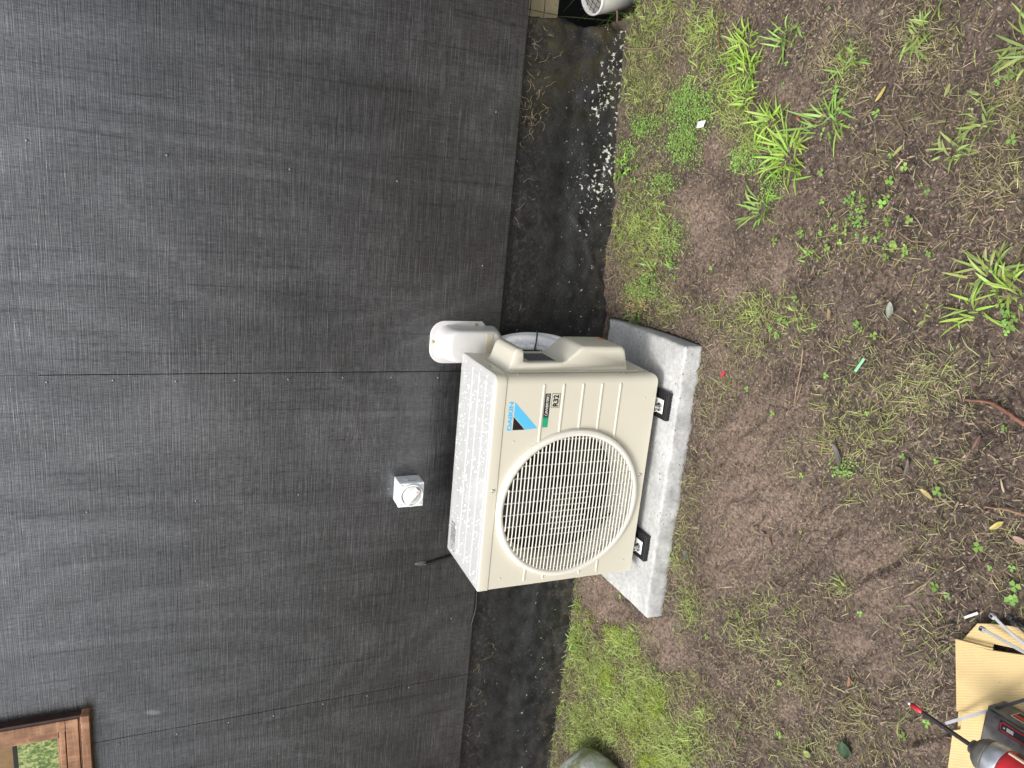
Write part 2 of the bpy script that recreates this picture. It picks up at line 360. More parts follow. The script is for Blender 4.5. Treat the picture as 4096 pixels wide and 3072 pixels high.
# ---------------------------------------------------------------- numpy value noise
def vnoise(x, y, seed=0):
    xi = np.floor(x).astype(np.int64); yi = np.floor(y).astype(np.int64); fx = x - xi; fy = y - yi
    def h(a, b):
        n = (a * 374761393 + b * 668265263 + seed * 1442695041) & 0xffffffff
        n = ((n ^ (n >> 13)) * 1274126177) & 0xffffffff
        return ((n ^ (n >> 16)) & 0xffff) / 65535.0
    sx_ = fx * fx * (3 - 2 * fx); sy_ = fy * fy * (3 - 2 * fy)
    return (h(xi, yi) * (1 - sx_) + h(xi + 1, yi) * sx_) * (1 - sy_) + (h(xi, yi + 1) * (1 - sx_) + h(xi + 1, yi + 1) * sx_) * sy_
def fbm(x, y, s, oct=4, seed=0, rough=.5):
    t = 0; a = 1; w = 0
    for i in range(oct): t = t + a * vnoise(x * s + 7.3 * i, y * s + 3.1 * i, seed + i); w += a; a *= rough; s *= 2.03
    return t / w

# ---------------------------------------------------------------- slab footprint and layout frames
SYAW = .00996; SXR, SYF, SL, SD, STOP = -.0036, -.4822, .9196, .455, .06
UX, UY, UZ, UYAW = -.7832, -.4189, .095, .0034
UW, UH, UD = .675, .5442, .2885
def in_slab(x, y, pad=0.0):
    dx = x - SXR; dy = y - SYF; lx = dx * math.cos(SYAW) + dy * math.sin(SYAW); ly = -dx * math.sin(SYAW) + dy * math.cos(SYAW)
    return (lx < pad) & (lx > -SL - pad) & (ly > -pad) & (ly < SD + pad)

# crops of the photograph used while measuring, as offsets and scales
def cA(x, y): return 2450 + x * .7834, y * .7834
def cB(x, y): return 2450 + x * .7834, 1200 + y * .7834
def cC(x, y): return 1800 + x * .4973, 2250 + y * .4973
def cD(x, y): return 2800 + x * .5859, 2250 + y * .5859
def c7(x, y): return 3500 + x * .4354, 2350 + y * .4354
def c8(x, y): return 2000 + x * .2712, y * .2712

# vegetation patches: crop function, centre, radii, weight
BL = {
 'fine': [(cA, 180, 150, 170, 220, 1.3), (cA, 170, 420, 170, 180, .9), (cA, 180, 1180, 130, 300, .8), (cA, 60, 700, 60, 260, .7), (cA, 450, 170, 90, 160, .9), (cA, 560, 500, 80, 230, 1.0), (cA, 700, 720, 130, 130, .9), (cA, 1180, 320, 130, 160, .7), (cA, 1560, 180, 140, 180, .8), (cA, 1600, 560, 260, 120, .5), (cA, 2030, 500, 90, 170, 1.1), (cA, 1900, 900, 160, 200, .6), (cA, 1350, 950, 170, 180, .4), (cA, 1250, 1250, 300, 170, .35), (cA, 650, 1600, 250, 110, .6), (cA, 250, 1550, 90, 90, .7),
          (cB, 640, 150, 180, 160, .7), (cB, 900, 110, 110, 110, .8), (cB, 1250, 250, 200, 160, .4), (cB, 1680, 420, 190, 180, .85), (cB, 1220, 620, 220, 190, .6), (cB, 1420, 520, 170, 160, .55), (cB, 1650, 900, 170, 170, .6), (cB, 1300, 920, 160, 120, .5), (cB, 500, 420, 90, 220, .5), (cB, 380, 1000, 55, 150, .7), (cB, 330, 1350, 80, 260, .9), (cB, 1100, 1480, 130, 60, .5), (cB, 1600, 1200, 160, 120, .5), (cB, 1980, 1250, 140, 160, .6), (cB, 600, 1560, 250, 90, .5), (cB, 850, 800, 120, 100, .25),
          (cC, 1060, 650, 90, 160, 1.5), (cC, 1200, 900, 180, 260, 1.7), (cC, 1350, 700, 160, 150, 1.6), (cC, 1150, 1300, 220, 250, 1.7), (cC, 1500, 1150, 250, 260, 1.5), (cC, 1700, 1500, 300, 200, 1.5), (cC, 1500, 900, 130, 160, 1.0), (cC, 1060, 280, 40, 160, 1.3), (cC, 1880, 330, 100, 150, .8), (cC, 2000, 1250, 120, 160, .7), (cC, 960, 900, 60, 160, 1.4), (cC, 900, 1150, 60, 160, 1.4), (cC, 850, 1400, 70, 160, 1.4), (cC, 820, 1620, 80, 120, 1.4), (cC, 1010, 650, 50, 120, 1.4), (cC, 1450, 560, 150, 60, .9), (cC, 1850, 980, 120, 130, .7),
          (cD, 330, 520, 170, 150, .8), (cD, 640, 780, 180, 170, .9), (cD, 430, 1050, 120, 170, .9), (cD, 650, 1250, 250, 140, .8), (cD, 1000, 1120, 180, 170, .8), (cD, 1150, 1330, 180, 90, .9), (cD, 1600, 540, 110, 130, .7), (cD, 1430, 1080, 130, 130, .6), (cD, 130, 1150, 130, 220, .8), (cD, 640, 330, 90, 60, .6), (cD, 1000, 900, 160, 90, .4), (cD, 1500, 180, 120, 80, .4), (cD, 2080, 150, 130, 200, .6)],
 'straw': [(cA, 230, 360, 170, 170, 1.4), (cA, 130, 120, 110, 150, .7), (cA, 1060, 200, 150, 150, .8), (cA, 1600, 330, 200, 100, .7), (cA, 350, 230, 120, 140, .8), (cB, 620, 200, 250, 180, .5), (cB, 1550, 500, 280, 260, .6), (cB, 1200, 720, 260, 160, .5), (cB, 700, 900, 400, 300, .25), (cC, 1250, 1250, 150, 180, .9), (cC, 1750, 1350, 250, 220, .8), (cC, 1400, 1000, 180, 200, .6), (cD, 500, 700, 400, 350, .5), (cD, 900, 1150, 300, 200, .5), (cD, 1500, 700, 200, 350, .6), (cA, 1900, 1050, 200, 250, .5), (cB, 470, 500, 60, 220, .7), (cA, 80, 1560, 60, 60, 1.0)],
 'moss': [(cA, 400, 560, 85, 120, 1.9), (cA, 350, 740, 75, 90, 1.7), (cA, 225, 650, 55, 50, 1.3), (cA, 130, 780, 90, 60, .7), (cA, 650, 830, 70, 50, 1.0), (cA, 280, 940, 60, 60, .7), (cA, 800, 960, 50, 60, .6), (cA, 300, 1230, 60, 90, .5), (cA, 170, 1480, 70, 60, .9), (cC, 1620, 1130, 70, 110, 1.5), (cC, 1270, 950, 50, 110, 1.2), (cC, 1290, 530, 50, 50, 1.4), (cC, 1560, 1600, 90, 60, 1.1), (cC, 1160, 440, 30, 50, 1.0), (cB, 1150, 860, 60, 40, .8), (cC, 1450, 1350, 120, 180, .4)],
 'clover': [(cA, 1200, 1080, 190, 140, .9), (cA, 1080, 1200, 140, 110, .9), (cA, 1340, 1230, 130, 100, .9), (cA, 1430, 900, 110, 110, .7), (cA, 1560, 970, 60, 60, .7), (cA, 1150, 480, 60, 50, .9), (cA, 960, 1190, 60, 50, 1.0), (cA, 1680, 1310, 50, 60, 1.4), (cA, 1180, 780, 60, 50, .4), (cA, 1050, 840, 40, 40, .5), (cB, 2020, 110, 60, 70, 2.0), (cB, 1250, 140, 70, 30, 1.1), (cB, 840, 140, 50, 50, .7), (cB, 1010, 80, 40, 30, .8), (cB, 1980, 700, 70, 40, 1.1), (cB, 1880, 1400, 70, 70, 1.2), (cB, 2030, 1500, 60, 110, 1.2), (cB, 1620, 1480, 70, 50, .6), (cB, 1490, 200, 40, 30, .6), (cD, 1460, 890, 50, 40, .8), (cD, 1380, 830, 40, 30, .7), (cD, 1500, 455, 50, 20, .8), (cD, 1560, 1100, 70, 60, .8), (cD, 1650, 1170, 50, 60, .8), (cD, 1720, 740, 30, 30, 1.3), (cA, 430, 480, 90, 40, .5), (cA, 2030, 1600, 60, 70, 1.3), (cB, 1660, 890, 50, 90, .5), (cB, 1030, 870, 30, 30, .5), (cA, 1990, 400, 40, 50, .9), (cA, 130, 930, 120, 200, .4), (cA, 930, 1500, 50, 40, .7)],
 'bare': [(cA, 520, 780, 80, 90, 1.0), (cA, 430, 1110, 110, 150, 1.2), (cA, 480, 1260, 110, 90, .7), (cA, 800, 1350, 120, 90, 1.1), (cA, 580, 1470, 90, 90, .9), (cA, 880, 500, 130, 90, .55), (cA, 900, 1000, 80, 100, .45), (cA, 1350, 1420, 160, 90, .35), (cB, 680, 720, 230, 200, .9), (cB, 720, 1050, 270, 240, 1.1), (cB, 620, 1280, 200, 170, .9), (cB, 520, 300, 60, 110, .9), (cB, 1280, 1300, 260, 120, .9), (cB, 1000, 1150, 200, 120, .7), (cB, 850, 560, 160, 120, .5), (cB, 1330, 1500, 180, 120, .9), (cC, 1180, 220, 190, 90, 1.4), (cC, 1250, 400, 120, 90, 1.3), (cC, 1620, 560, 150, 110, 1.2), (cC, 1740, 760, 120, 130, 1.2), (cC, 1900, 900, 60, 150, .5), (cD, 1000, 560, 170, 130, 1.1), (cD, 1250, 330, 220, 120, .9), (cD, 560, 980, 90, 130, 1.0), (cD, 1500, 1250, 260, 130, .9), (cD, 1180, 700, 120, 120, .7), (cD, 200, 120, 220, 120, .8)],
 'litter': [(cA, 1500, 700, 450, 500, .8), (cA, 1850, 1000, 320, 500, 1.0), (cA, 1500, 1300, 350, 350, .9), (cA, 1950, 200, 250, 400, .5), (cB, 1600, 250, 450, 350, .9), (cB, 1900, 700, 300, 500, 1.2), (cB, 1900, 1250, 260, 400, 1.1), (cB, 1300, 450, 300, 300, .5), (cD, 1600, 550, 200, 500, 1.1), (cD, 1750, 150, 300, 180, 1.1), (cB, 420, 560, 45, 250, .6), (cD, 600, 850, 400, 300, .35), (cA, 1150, 950, 300, 250, .5)],
}
def prep():
    out = {}
    for k, L in BL.items():
        o = []
        for (f, x, y, rx, ry, w) in L:
            u, v = f(x, y); u2, v2 = f(x + rx, y + ry); c = gp(u, v, .02)[:2]; e1 = gp(u2, v, .02)[:2] - c; e2 = gp(u, v2, .02)[:2] - c
            o.append((c, np.linalg.inv(np.stack([e1, e2], 1)), w))
        out[k] = o
    return out
for _i, (_f, _x, _y, _rx, _ry, _w) in enumerate(BL['fine']):
    if _f is cB or _f is cD: BL['fine'][_i] = (_f, _x, _y, _rx, _ry, _w * .55)
    elif _f is cA and _x > 1000: BL['fine'][_i] = (_f, _x, _y, _rx, _ry, _w * .75)
    else: BL['fine'][_i] = (_f, _x, _y, _rx, _ry, _w * 1.25)
BL['lush'] = [b_ for b_ in BL['fine'] if (b_[0] is cA and b_[1] < 800) or b_[0] is cC]
PB = prep()
def field(kind, x, y, sharp=1.0):
    t = np.zeros_like(x)
    wx = x + .05 * (fbm(x, y, 9, 3, 5) - .5); wy = y + .05 * (fbm(x, y, 9, 3, 8) - .5)
    for c, A, w in PB[kind]:
        dx = wx - c[0]; dy = wy - c[1]; a = A[0, 0] * dx + A[0, 1] * dy; b = A[1, 0] * dx + A[1, 1] * dy
        t = np.maximum(t, w * np.exp(-(a * a + b * b) ** 1.5 * .9))
    return t

# ---------------------------------------------------------------- ground height
WX = np.array([-9, -2, -1.1, -.6, -.03, .2, .67, .93, 1.4, 9]); WZ = np.array([.055, .055, .045, .05, .062, .085, .108, .122, .13, .13])
def hbase(x, y):
    lim = np.clip(y, -9, .0)
    h = np.interp(x, WX, WZ) * np.exp(lim / .17)
    return h
def hz(x, y):
    x = np.asarray(x, float); y = np.asarray(y, float)
    h = hbase(x, y); near = np.exp(-np.maximum(0, np.hypot(x + .2, y + .6) - 2.2) / 1.5)
    b = np.clip(field('bare', x, y), 0, 1)
    h = h + near * ((fbm(x, y, 5, 3, 1) - .5) * .022 + (fbm(x + .3 * y, y, 26, 4, 2) - .5) * (.016 + .010 * b) + (fbm(x, y, 70, 3, 3) - .5) * .011 * (1 - .45 * b))
    r = fbm(x * .6 + y * .8, y * .25 - x * .2, 16, 3, 9); h = h - near * b * np.clip(.42 - r, 0, 1) * .13    # scrapes and heel marks
    s = in_slab(x, y, .004); h = np.where(s, -.03, h)
    pit = (x > .965) & (y > -.02); h = np.where(pit, h - .26 * np.clip((y + .02) / .06, 0, 1), h)
    pit2 = (x > .925) & (y > -.05) & (y <= -.02); h = np.where(pit2, h - .012, h)
    return h
def axis(lo, hi, step, far):
    a = list(np.arange(lo, hi, step)); s = step; p = a[-1]
    while p < far: s *= 1.35; p += s; a.append(p)
    s = step; p = a[0]
    while p > -far: s *= 1.35; p -= s; a.insert(0, p)
    return np.array(a)
gx = axis(-2.05, 1.25, .0055, 70); gy = axis(-1.72, .28, .0055, 70)
XX, YY = np.meshgrid(gx, gy); HH = hz(XX.ravel(), YY.ravel())
HH = np.where((YY.ravel() > .05) & (XX.ravel() < .93), -.1, HH)
V = np.stack([XX.ravel(), YY.ravel(), HH], 1); nx, ny = len(gx), len(gy)
ii = (np.arange(ny - 1)[:, None] * nx + np.arange(nx - 1)[None, :]).ravel()
Q = np.stack([ii, ii + 1, ii + 1 + nx, ii + nx], 1)
bare = np.clip(field('bare', V[:, 0], V[:, 1]), 0, 1) * .9
grn = np.clip(np.maximum(field('moss', V[:, 0], V[:, 1]), .75 * field('fine', V[:, 0], V[:, 1])), 0, 1) * (.4 + .6 * fbm(V[:, 0], V[:, 1], 20, 3, 4))
far_ = np.clip((np.hypot(V[:, 0], V[:, 1] + .6) - 2.6) / 2, 0, 1); grn = np.maximum(grn, far_)
ground = arr_mesh('ground', V, Q, m_soil, attrs={'bare': bare, 'green': grn}, smooth=True); tag(ground, kind='structure')

# ---------------------------------------------------------------- house wall: plywood sheets, footing
SEAM1, SEAM2, ZC, XE = -.203, -1.403, .4652, .9263
wall = thing('house_wall', 'black stained band-sawn plywood wall with fine horizontal saw lines', 'wall', (0, 0, 0))
WZ0, WXR = 1.800, -1.345          # window opening: bottom edge and right edge
sheets = [[(SEAM1 + .0012, ZC), (1.9, ZC), (1.9, 3.3), (SEAM1 + .0012, 3.3)],
          [(SEAM2 + .0009, ZC), (SEAM1 - .0012, ZC), (SEAM1 - .0012, 3.3), (WXR, 3.3), (WXR, WZ0), (SEAM2 + .0009, WZ0)],
          [(-3.4, ZC), (SEAM2 - .0009, ZC), (SEAM2 - .0009, WZ0), (-3.4, WZ0)]]
for s_ in sheets: MB().prism(s_, 'y', 0, .012).build('cladding_sheet', m_wall, wall)
MB().box((-3.4, .013, ZC + .02), (-1.6, .02, WZ0)).box((-1.6, .013, ZC + .02), (1.9, .02, WZ0)).build('wall_lining', m_dark, wall)
k5 = lambda x, y: (x * .9646, y * .9646); k6 = lambda x, y: (x * .9777, y * .9777 + 1450)
for f_, L in ((k5, [(111, 581), (693, 643), (1203, 701), (1649, 751), (2059, 464), (195, 1585), (470, 1577), (731, 1581), (976, 1577), (1197, 1573), (1423, 1566), (1624, 1565), (2003, 1102)]),
              (k6, [(357, 612), (803, 566), (1223, 541), (1592, 515), (1793, 62), (726, 1520), (937, 1473), (1121, 1445), (1323, 1397), (1503, 1364), (1675, 1330), (488, 1560), (1848, 1048)])):
    for x, y in L:
        p = wp(*f_(x, y)); MB().lathe((p[0], 0.0005, p[2]), (0, -1, 0), [(.0042, 0), (.0040, .001), (.0026, .0021), (.0008, .0024)], 10).build('screw_head', m_nail, wall, smooth=True)

# footing: painted masonry with a crease and a loose folded lower flap
fx_ = np.arange(-3.4, XE + .001, .010); fz_ = np.arange(-.12, ZC + .03, .008); FX, FZ = np.meshgrid(fx_, fz_); x = FX.ravel(); z = FZ.ravel()
crz = .262 + .012 * np.sin(x * 3.1) + .02 * (vnoise(x * 3, x * 0, 3) - .5)
below = np.clip((crz - z) / .06, 0, 1); dn = np.clip(crz - z, 0, 1)
yy = .018 - below * .003 - dn * .09 - below * (fbm(x * 1.0, z * 2.2, 9, 3, 21) - .5) * .010 - (fbm(x, z, 34, 3, 22) - .5) * .004
fold = np.clip(1 - np.abs((z - .10) - (x - .12) * .55) / .018, 0, 1) * np.clip(1 - abs(x - .2) / .16, 0, 1); yy = yy - fold * .005
fold2 = np.clip(1 - np.abs((x - .72) + (z - .2) * .5) / .03, 0, 1) * np.clip(1 - abs(z - .19) / .09, 0, 1); yy = yy - fold2 * .008
fold3 = np.clip(1 - np.abs((x - .30) - (z - .2) * .9) / .02, 0, 1) * np.clip(1 - abs(z - .21) / .06, 0, 1); yy = yy - fold3 * .006
lump = vnoise(x * 70, z * 70, 31); yy = yy - np.clip(lump - .86, 0, 1) * .035 * (vnoise(x * 6, z * 6, 5) > .45)
ex = x + (x > XE - .012) * ((fbm(z, z * 0, 18, 3, 2) - .5) * .03 - .03 * (z < .22) * 0)
nz_, nx_ = len(fz_), len(fx_)
V = np.stack([ex, yy, z], 1); ii = (np.arange(nz_ - 1)[:, None] * nx_ + np.arange(nx_ - 1)[None, :]).ravel(); Q = np.stack([ii, ii + 1, ii + 1 + nx_, ii + nx_], 1)
last = np.arange(nz_) * nx_ + nx_ - 1; E_ = V[last].copy(); E_[:, 1] = .13; k0 = len(V); V = np.concatenate([V, E_])
Q = np.concatenate([Q, np.stack([last[:-1], k0 + np.arange(nz_ - 1), k0 + 1 + np.arange(nz_ - 1), last[1:]], 1)])
foot = arr_mesh('footing_wall', V, Q, m_bit, smooth=True); tag(foot, 'low black bitumen painted footing under the plywood, flecked with white', 'footing')
# roots and cobweb wisps stuck under the cladding
def wisp(paths, name, r, m, **kw):
    b = MB()
    for p in paths: b.tube(p, r, 5)
    o = b.build(name, m, smooth=True); tag(o, **kw); return o
m_root = simple('dry_root_fibre', (.42, .34, .20), .8)
P_ = []
for k in range(90):
    x0 = random.choice([random.uniform(-2, XE - .03), random.uniform(.6, .9), random.uniform(-1.9, -1.2), random.uniform(.6, .9)]); z0 = ZC - random.random() ** 1.6 * .10 - .004; q = Vector((x0, .012, z0)); L = [q.copy()]; a = random.uniform(0, 6.28)
    for j in range(random.randint(2, 5)):
        a += random.uniform(-1.0, 1.0); q = q + Vector((math.cos(a) * .009, random.uniform(-.001, .0005), math.sin(a) * .009)); L.append(q.copy())
    P_.append(L)
tag(wisp(P_, 'dry_rootlets', .0003, m_root), kind='stuff', label='dry rootlets clinging under the edge of the cladding')

# ---------------------------------------------------------------- window
win = thing('window', 'varnished cedar window with leafy green backing at the upper corner of the wall', 'window', (0, 0, 0))
WB, WR = 1.722, -1.270
MB().box((-3.0, -.040, WB), (WR, .0, WB + .024)).build('sill', m_wood, win, bevel=.002)
fb = MB().box((-3.0, -.030, 1.754), (WR - .012, -.0005, 1.787)).box((WR - .048, -.030, 1.788), (WR - .012, -.0005, 3.3))
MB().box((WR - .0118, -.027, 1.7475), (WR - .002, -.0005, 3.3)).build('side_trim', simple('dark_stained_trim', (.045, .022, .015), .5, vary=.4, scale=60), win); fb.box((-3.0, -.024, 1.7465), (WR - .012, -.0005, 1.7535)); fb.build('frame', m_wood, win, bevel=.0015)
sash = MB().box((-3.0, -.016, 1.792), (WR - .052, .010, 1.8080)).box((WR - .081, -.016, 1.8085), (WR - .052, .010, 3.3)).build('sash', m_wood, win, bevel=.002)
MB().box((-3.0, -.009, 1.8082), (WR - .0815, .002, 1.8140)).build('glazing_bead', m_wood, sash, bevel=.001)
MB().box((-3.0, .004, 1.810), (WR - .0812, .008, 3.3)).build('pane', m_glass, win)
cb = MB().box((-3.0, .022, 1.79), (-1.30, .026, 1.925)); cb.build('backing', m_liner, win)  # flat sheet with a leafy green pattern close behind the pane
MB().box((-3.0, .022, 1.938), (-1.30, .026, 3.3)).build('blind', m_curt, win)
MB().box((-3.0, .10, 1.70), (-1.25, .11, 3.3)).build('room_lining', m_dark, win)

# ---------------------------------------------------------------- concrete slab
def slab():
    nx, ny = 92, 46; vs = []; import itertools
    b = MB(); L, D, T = SL, SD, .12
    def P(x, y, z):
        e = .006 * (fbm(np.array(x), np.array(y + z * 3), 22, 3, 6) - .5); zt = float(e)
        return (x + float(.006 * (fbm(np.array(y * 3 + z), np.array(x), 10, 3, 7) - .5)), y + float(.013 * (fbm(np.array(x * 2), np.array(z * 4), 18, 4, 4) - .5)), z + zt)
    rings = []
    prof = [(-T, 0), (-.05, 0), (-.03, .001), (-.008, .001), (-.003, .003), (-.0005, .007), (0, .012)]
    for z, ins in prof:
        r = []
        for i in range(nx + 1): r.append(P(-L + ins + (L - 2 * ins) * i / nx, ins, z))
        for j in range(1, ny + 1): r.append(P(-ins, ins + (D - 2 * ins) * j / ny, z))
        for i in range(nx - 1, -1, -1): r.append(P(-L + ins + (L - 2 * ins) * i / nx, D - ins, z))
        for j in range(ny - 1, 0, -1): r.append(P(-L + ins, ins + (D - 2 * ins) * j / ny, z))
        rings.append(r)
    b.loft(rings, None, True, False); k = len(b.v) - len(rings[-1])
    # top grid
    ins = .012; idx = {}
    r = rings[-1]; per = {}
    c = 0
    for i in range(nx + 1): per[(i, 0)] = k + c; c += 1
    for j in range(1, ny + 1): per[(nx, j)] = k + c; c += 1
    for i in range(nx - 1, -1, -1): per[(i, ny)] = k + c; c += 1
    for j in range(ny - 1, 0, -1): per[(0, j)] = k + c; c += 1
    for i in range(1, nx):
        for j in range(1, ny):
            per[(i, j)] = len(b.v); b.v.append(P(-L + ins + (L - 2 * ins) * i / nx, ins + (D - 2 * ins) * j / ny, 0))
    for i in range(nx):
        for j in range(ny): b.f.append((per[(i, j)], per[(i + 1, j)], per[(i + 1, j + 1)], per[(i, j + 1)])); b.m.append(0)
    o = b.build('concrete_slab', m_conc, smooth=True, loc=(SXR, SYF, STOP), rot=(0, 0, SYAW)); return o
tag(slab(), 'pale grey cast concrete slab bedded in the mud under the cooling unit', 'slab')

# ---------------------------------------------------------------- air conditioner outdoor unit
ac = thing('air_conditioner', 'cream outdoor air conditioner with round white fan grille on a concrete slab', 'air conditioner', (UX, UY, UZ), UYAW)
GC, GR = (.2673, .2665), .2425; HT = .5112     # grille centre and radius, height where the top cap starts
def plan(ins=0.0, rf=.024, rl=.006, seg=6):    # plan outline from front-left round to back-left
    return rrect(ins, ins, UW - ins, UD - ins, [rl, rf, .006, .006], seg)
pl = plan(); shell = MB()
# side and back walls with the front left open between the corner radii
seg = 6; bl = pl[:seg + 1]; rest = pl[seg + 1:]
loop = [bl[-1]] + []
path = rest + bl                      # from start of front-right radius ... round the back ... to front-left radius end
def zbot(p):
    t = max(0., min(1., (p[0] - (UW - .024)) / .024)); return .017 * (1 - math.sqrt(1 - t * t)) if p[1] < .05 else 0.0
shell.loft([[(p[0], p[1], zbot(p)) for p in path], [(p[0], p[1], .03) for p in path], [(p[0], p[1], HT) for p in path]], None, False, False, closed=False)
shell.box((.01, .02, .001), (UW - .01, UD - .01, .004))
cas = shell.build('casing', m_cream, ac, smooth=True); em = cas.modifiers.new('es', 'EDGE_SPLIT'); em.split_angle = math.radians(40)
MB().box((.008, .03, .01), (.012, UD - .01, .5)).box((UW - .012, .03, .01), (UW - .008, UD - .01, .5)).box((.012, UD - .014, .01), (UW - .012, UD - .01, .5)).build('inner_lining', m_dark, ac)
# front panel with a round hole, embossed ribs and rounded lower right corner
def front():
    b = MB(); x0, x1, z0, z1 = bl[-1][0], rest[0][0], 0.0, HT - .0015; rb = .016; cx, cz = GC; rh = GR - .012
    ang = sorted(set([2 * PI * k / 120 for k in range(120)] + [math.atan2(zc - cz, xc - cx) % (2 * PI) for xc in (x0, x1) for zc in (z0, z1)]))
    inn, out = [], []
    for t in ang:
        c, s = math.cos(t), math.sin(t); k = 1e9
        if c > 1e-9: k = min(k, (x1 - cx) / c)
        if c < -1e-9: k = min(k, (x0 - cx) / c)
        if s > 1e-9: k = min(k, (z1 - cz) / s)
        if s < -1e-9: k = min(k, (z0 - cz) / s)
        inn.append((cx + rh * c, 0, cz + rh * s)); out.append((cx + k * c, 0, cz + k * s))
    n_ = len(ang); b.add(inn + out, [(i, (i + 1) % n_, n_ + (i + 1) % n_, n_ + i) for i in range(n_)])
    b.loft([inn, [(p[0], .03, p[2]) for p in inn]], None, False, False)
    return b.build('front_panel', m_cream, ac)
fp = front()
def rib(xa, xb, z, y=0.0, r=.0042, name='rib', m=m_cream, parent=None, h=.0022):
    b = MB(); prof = []
    out = rrect(xa, z - r, xb, z + r, r * .98, 5); mid = rrect(xa + r * .5, z - r * .5, xb - r * .5, z + r * .5, r * .48, 5)
    b.loft([[(p[0], y, p[1]) for p in out], [(p[0], y - h * .7, p[1]) for p in rrect(xa + r * .25, z - r * .8, xb - r * .25, z + r * .8, r * .78, 5)], [(p[0], y - h, p[1]) for p in mid]], None, False, True)
    return b
rb_ = MB()
for z in (.391, .3265, .262, .1975, .133):
    d = math.sqrt(max(0, GR ** 2 - (z - GC[1]) ** 2)); xa = GC[0] + d - .004
    rib(xa, .650, z).build('rib', m_cream, fp, smooth=True)
    if z in (.391, .133):
        rib(.015, GC[0] - d + .006, z).build('rib', m_cream, fp, smooth=True)
for z, x_ in ((.3265, .019), (.1975, .020)):
    rib(x_ - .004, x_ + .010, z).build('rib', m_cream, fp, smooth=True)
for p in ((.478, .473), (.036, .473), (.045, .035), (.60, .04)): MB().lathe((p[0], 0, p[1]), (0, -1, 0), [(.003, 0), (.0025, .0012), (.001, .0016)], 10).build('dimple', m_cream, fp, smooth=True)
# top cap: overlapping skirt and soft edge, embossed ribs
def cap():
    b = MB(); rings = []
    for ins, z in ((-.0018, HT), (-.0020, HT + .002), (-.0020, UH - .006), (-.0012, UH - .0025), (.0012, UH - .0005), (.0045, UH), (.03, UH - .0002)):
        rings.append([(p[0], p[1], z) for p in rrect(ins, ins, UW - ins, UD - ins, [max(.004, .006 - ins), .024 - ins * .5, .008, .008], 6)])
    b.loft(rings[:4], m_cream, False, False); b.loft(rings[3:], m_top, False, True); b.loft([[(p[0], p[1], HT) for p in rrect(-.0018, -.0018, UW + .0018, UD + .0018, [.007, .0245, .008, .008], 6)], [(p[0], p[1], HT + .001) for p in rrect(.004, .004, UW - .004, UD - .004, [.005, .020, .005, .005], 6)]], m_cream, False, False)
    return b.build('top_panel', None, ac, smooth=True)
tp = cap(); e_ = tp.modifiers.new('es', 'EDGE_SPLIT'); e_.split_angle = math.radians(50)
tb = MB()
for i, y in enumerate((.038, .094, .150, .206)):     # raised panels between creases
    o_ = rrect(.022, y - .0235, .648, y + .0235, .007, 4); i_ = rrect(.0255, y - .020, .6445, y + .020, .005, 4)
    tb.loft([[(p[0], p[1], UH - .0002) for p in o_], [(p[0], p[1], UH + .0018) for p in i_]], None, False, True)
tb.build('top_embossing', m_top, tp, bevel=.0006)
# lid warning label
lb = MB(); zt = UH + .0019
wl = thing.__globals__
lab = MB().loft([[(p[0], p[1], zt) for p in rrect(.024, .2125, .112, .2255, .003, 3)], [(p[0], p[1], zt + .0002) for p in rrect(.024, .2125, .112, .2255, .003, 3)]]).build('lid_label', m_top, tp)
mk = MB()
def frame2(b, x0, y0, x1, y1, t, z):
    for a, c in (((x0, y0), (x1, y0 + t)), ((x0, y1 - t), (x1, y1)), ((x0, y0 + t), (x0 + t, y1 - t)), ((x1 - t, y0 + t), (x1, y1 - t))): b.box((a[0], a[1], z), (c[0], c[1], z + .0003))
lab2 = (.022, .2145, .116, .2555)
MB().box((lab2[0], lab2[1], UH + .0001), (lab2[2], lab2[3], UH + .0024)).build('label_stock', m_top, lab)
zt = UH + .0025; frame2(mk, .022, .2145, .116, .2555, .0012, zt)
cc = (.038, .235); ring_o = [(cc[0] + .009 * math.cos(t), cc[1] + .012 * math.sin(t)) for t in [2 * PI * k / 28 for k in range(28)]]; ring_i = [(cc[0] + .0075 * math.cos(t), cc[1] + .0105 * math.sin(t)) for t in [2 * PI * k / 28 for k in range(28)]]
mk.add([(p[0], p[1], zt + .0003) for p in ring_o + ring_i], [(i, (i + 1) % 28, 28 + (i + 1) % 28, 28 + i) for i in range(28)])
mk.add([(cc[0] - .0065, cc[1] + .0065, zt + .0003), (cc[0] - .005, cc[1] + .0085, zt + .0003), (cc[0] + .0065, cc[1] - .0065, zt + .0003), (cc[0] + .005, cc[1] - .0085, zt + .0003)], [(0, 1, 2, 3)])
for i in range(6):
    xx_ = .052
    while xx_ < .110:
        w_ = random.uniform(.003, .010); mk.box((xx_, .219 + i * .0058, zt), (min(xx_ + w_, .111), .2212 + i * .0058, zt + .0003)); xx_ += w_ + .0015
mk.build('label_print', m_ink, lab)

